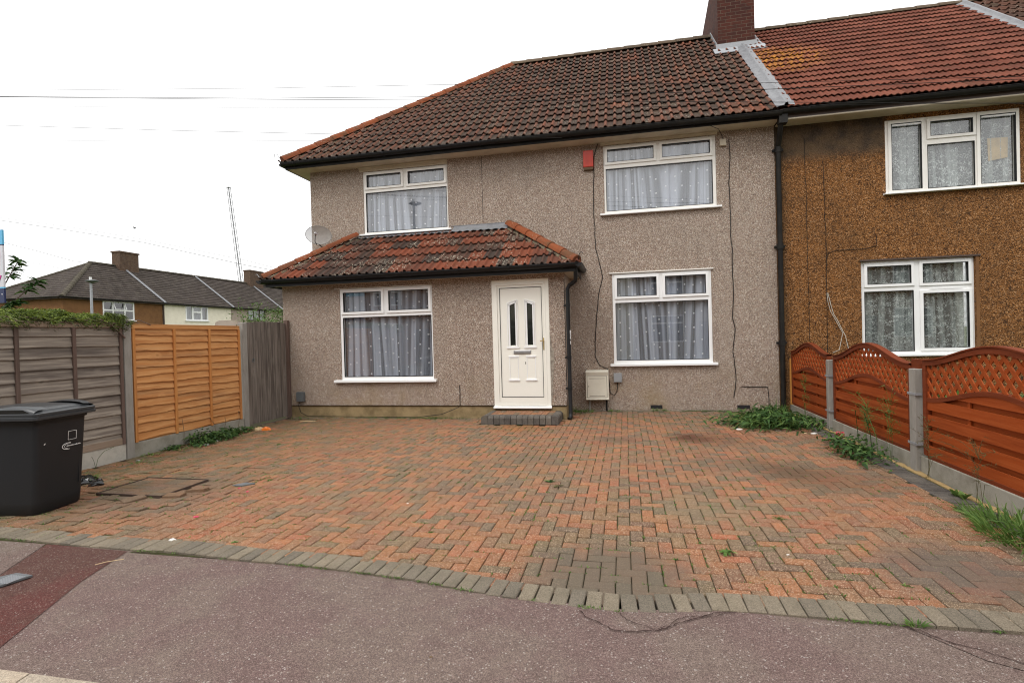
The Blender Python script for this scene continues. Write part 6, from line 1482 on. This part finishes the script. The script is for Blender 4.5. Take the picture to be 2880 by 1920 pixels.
# bird
bpz = on_y(309, 524, 30); mb = MB(); c_ = bpz
mb.tube([c_+Vector((-.14, 0, .01)), c_+Vector((-.08, 0, .0)), c_+Vector((0, 0, 0)), c_+Vector((.09, 0, .03)), c_+Vector((.13, 0, .04))], [.006, .03, .045, .025, .006], 8)
mb.face([c_+Vector((-.03, 0, .02)), c_+Vector((.05, 0, .03)), c_+Vector((-.0, .12, .12)), c_+Vector((-.04, .1, .1))]); mb.face([c_+Vector((-.03, 0, .02)), c_+Vector((.05, 0, .03)), c_+Vector((.0, -.12, .10)), c_+Vector((-.04, -.1, .08))])
tag(mb.build('bird', 'cover_grey', origin=c_), 'small grey bird flying in the white sky above the far roofs', 'bird')

# overhead wires
def wire(pix, Y, label, r=.0035, extend=0):
    r *= 1.3
    P_ = [on_y(a_, b_, Y) for a_, b_ in pix]; d0 = (P_[0]-P_[1]).normalized(); d1 = (P_[-1]-P_[-2]).normalized()
    P_ = [P_[0]+d0*6]+P_+([P_[-1]+d1*8] if extend else [])
    fine = []
    for a_, b_ in zip(P_, P_[1:]):
        for i in range(6): fine.append(a_+(b_-a_)*i/6)
    fine.append(P_[-1]); mb = MB(); mb.tube(fine, r, 4, cap=False); tag(mb.build('overhead_wire', 'cable', origin=P_[0]), label, 'wire', 'telephone wires crossing the sky')
wire([(0, 208), (600, 203), (1112, 193), (1700, 192), (2352, 176)], 7.5, 'uppermost overhead wire, crossing the sky and the main roof', .0022, 1)
wire([(0, 222), (600, 226), (1080, 222), (1600, 212), (2352, 182)], 7.5, 'second overhead wire from the top, rising slightly over the red roof', .003, 1)
wire([(0, 223), (500, 228), (1100, 231), (1600, 234), (2352, 238)], 7.5, 'third overhead wire, running level across the main roof', .003, 1)
wire([(0, 244), (600, 248), (1300, 247), (1700, 244), (2352, 236)], 7.6, 'faint level overhead wire just below the close pair', .0016, 1)
wire([(0, 288), (400, 300), (760, 308), (1100, 312), (1290, 317)], 9.9, 'overhead wire sloping down through the sky to the eaves', .0032, 0)
wire([(0, 322), (400, 325), (740, 323), (1080, 316)], 7.7, 'lowest near overhead wire meeting the eaves', .0018, 0)
wire([(0, 500), (150, 520), (330, 550), (560, 597), (650, 620)], 22, 'upper far wire sloping down over the distant roofs', .006, 1)
wire([(0, 506), (150, 528), (330, 557), (560, 608), (650, 625)], 22, 'far wire just below the upper one over the distant roofs', .009, 1)
wire([(0, 522), (100, 542), (200, 566), (290, 592)], 22, 'faint far wire ending behind the distant chimney', .004, 0)
wire([(0, 555), (80, 575), (170, 600), (235, 607)], 22, 'lower far wire dropping behind the hipped far roof', .007, 0)
wire([(0, 585), (60, 600), (120, 612), (160, 622)], 22, 'lowest far wire near the leafy shrub', .005, 0)

# ================================================================== HOUSES ACROSS THE STREET (seen only in the panes)
random.seed(81)
def opposite(x0, x1, wallmat, label):
    yf = -11.5; t = thing('terrace_house', ((x0+x1)/2, yf-3, 0), label, 'house'); mb = MB()
    ws = [(x0+1, x0+2.9, .9, 2.5), (x1-2.9, x1-1, .9, 2.5), (x0+1, x0+2.9, 3.6, 4.9), (x1-2.9, x1-1, 3.6, 4.9)]
    mb.plate(breaks(x0, x1, [w[k] for w in ws for k in (0, 1)]), breaks(-.1, 5.3, [w[k] for w in ws for k in (2, 3)]), lambda x, z: not rect_in(ws, x, z), yf-.25, yf); mb.build('wall', wallmat, t)
    for w in ws:
        m = MB(); a, b, c, d = w; m.plate([a, a+.07, (a+b)/2-.04, (a+b)/2+.04, b-.07, b], [c, c+.07, d-.5, d-.42, d-.07, d], lambda x, z: not ((a+.07 < x < (a+b)/2-.04 or (a+b)/2+.04 < x < b-.07) and (c+.07 < z < d-.5 or d-.42 < z < d-.07)), yf-.1, yf-.02); f_ = m.build('window', 'upvc_clean', t)
        m = MB(); m.box(a, b, yf-.12, yf-.11, c, d); sub(m, 'pane', 'dark_glass', f_, False)
    m = MB(); m.box((x0+x1)/2-.45, (x0+x1)/2+.45, yf+.001, yf+.05, 0, 2.1); m.build('door', 'dark_frame', t)
    m = MB(); m.prism([(x0, yf+.3, 5.25), (x0, yf-3.7, 8.7), (x0, yf-8, 5.25)], (x1-x0, 0, 0)); m.build('roof', 'tile_third', t)
for k in range(-3, 3): opposite(k*8.4+.5, (k+1)*8.4+.46, ('render_beige', 'render_brown', 'render_cream')[k % 3], ('beige', 'brown', 'cream')[k % 3]+' terrace house across the street, %s, seen only as a reflection' % ('opposite the gate', 'opposite the manhole cover', 'opposite the door', 'opposite the meter cabinet', 'opposite the brown house', 'opposite the third roof')[k+3])
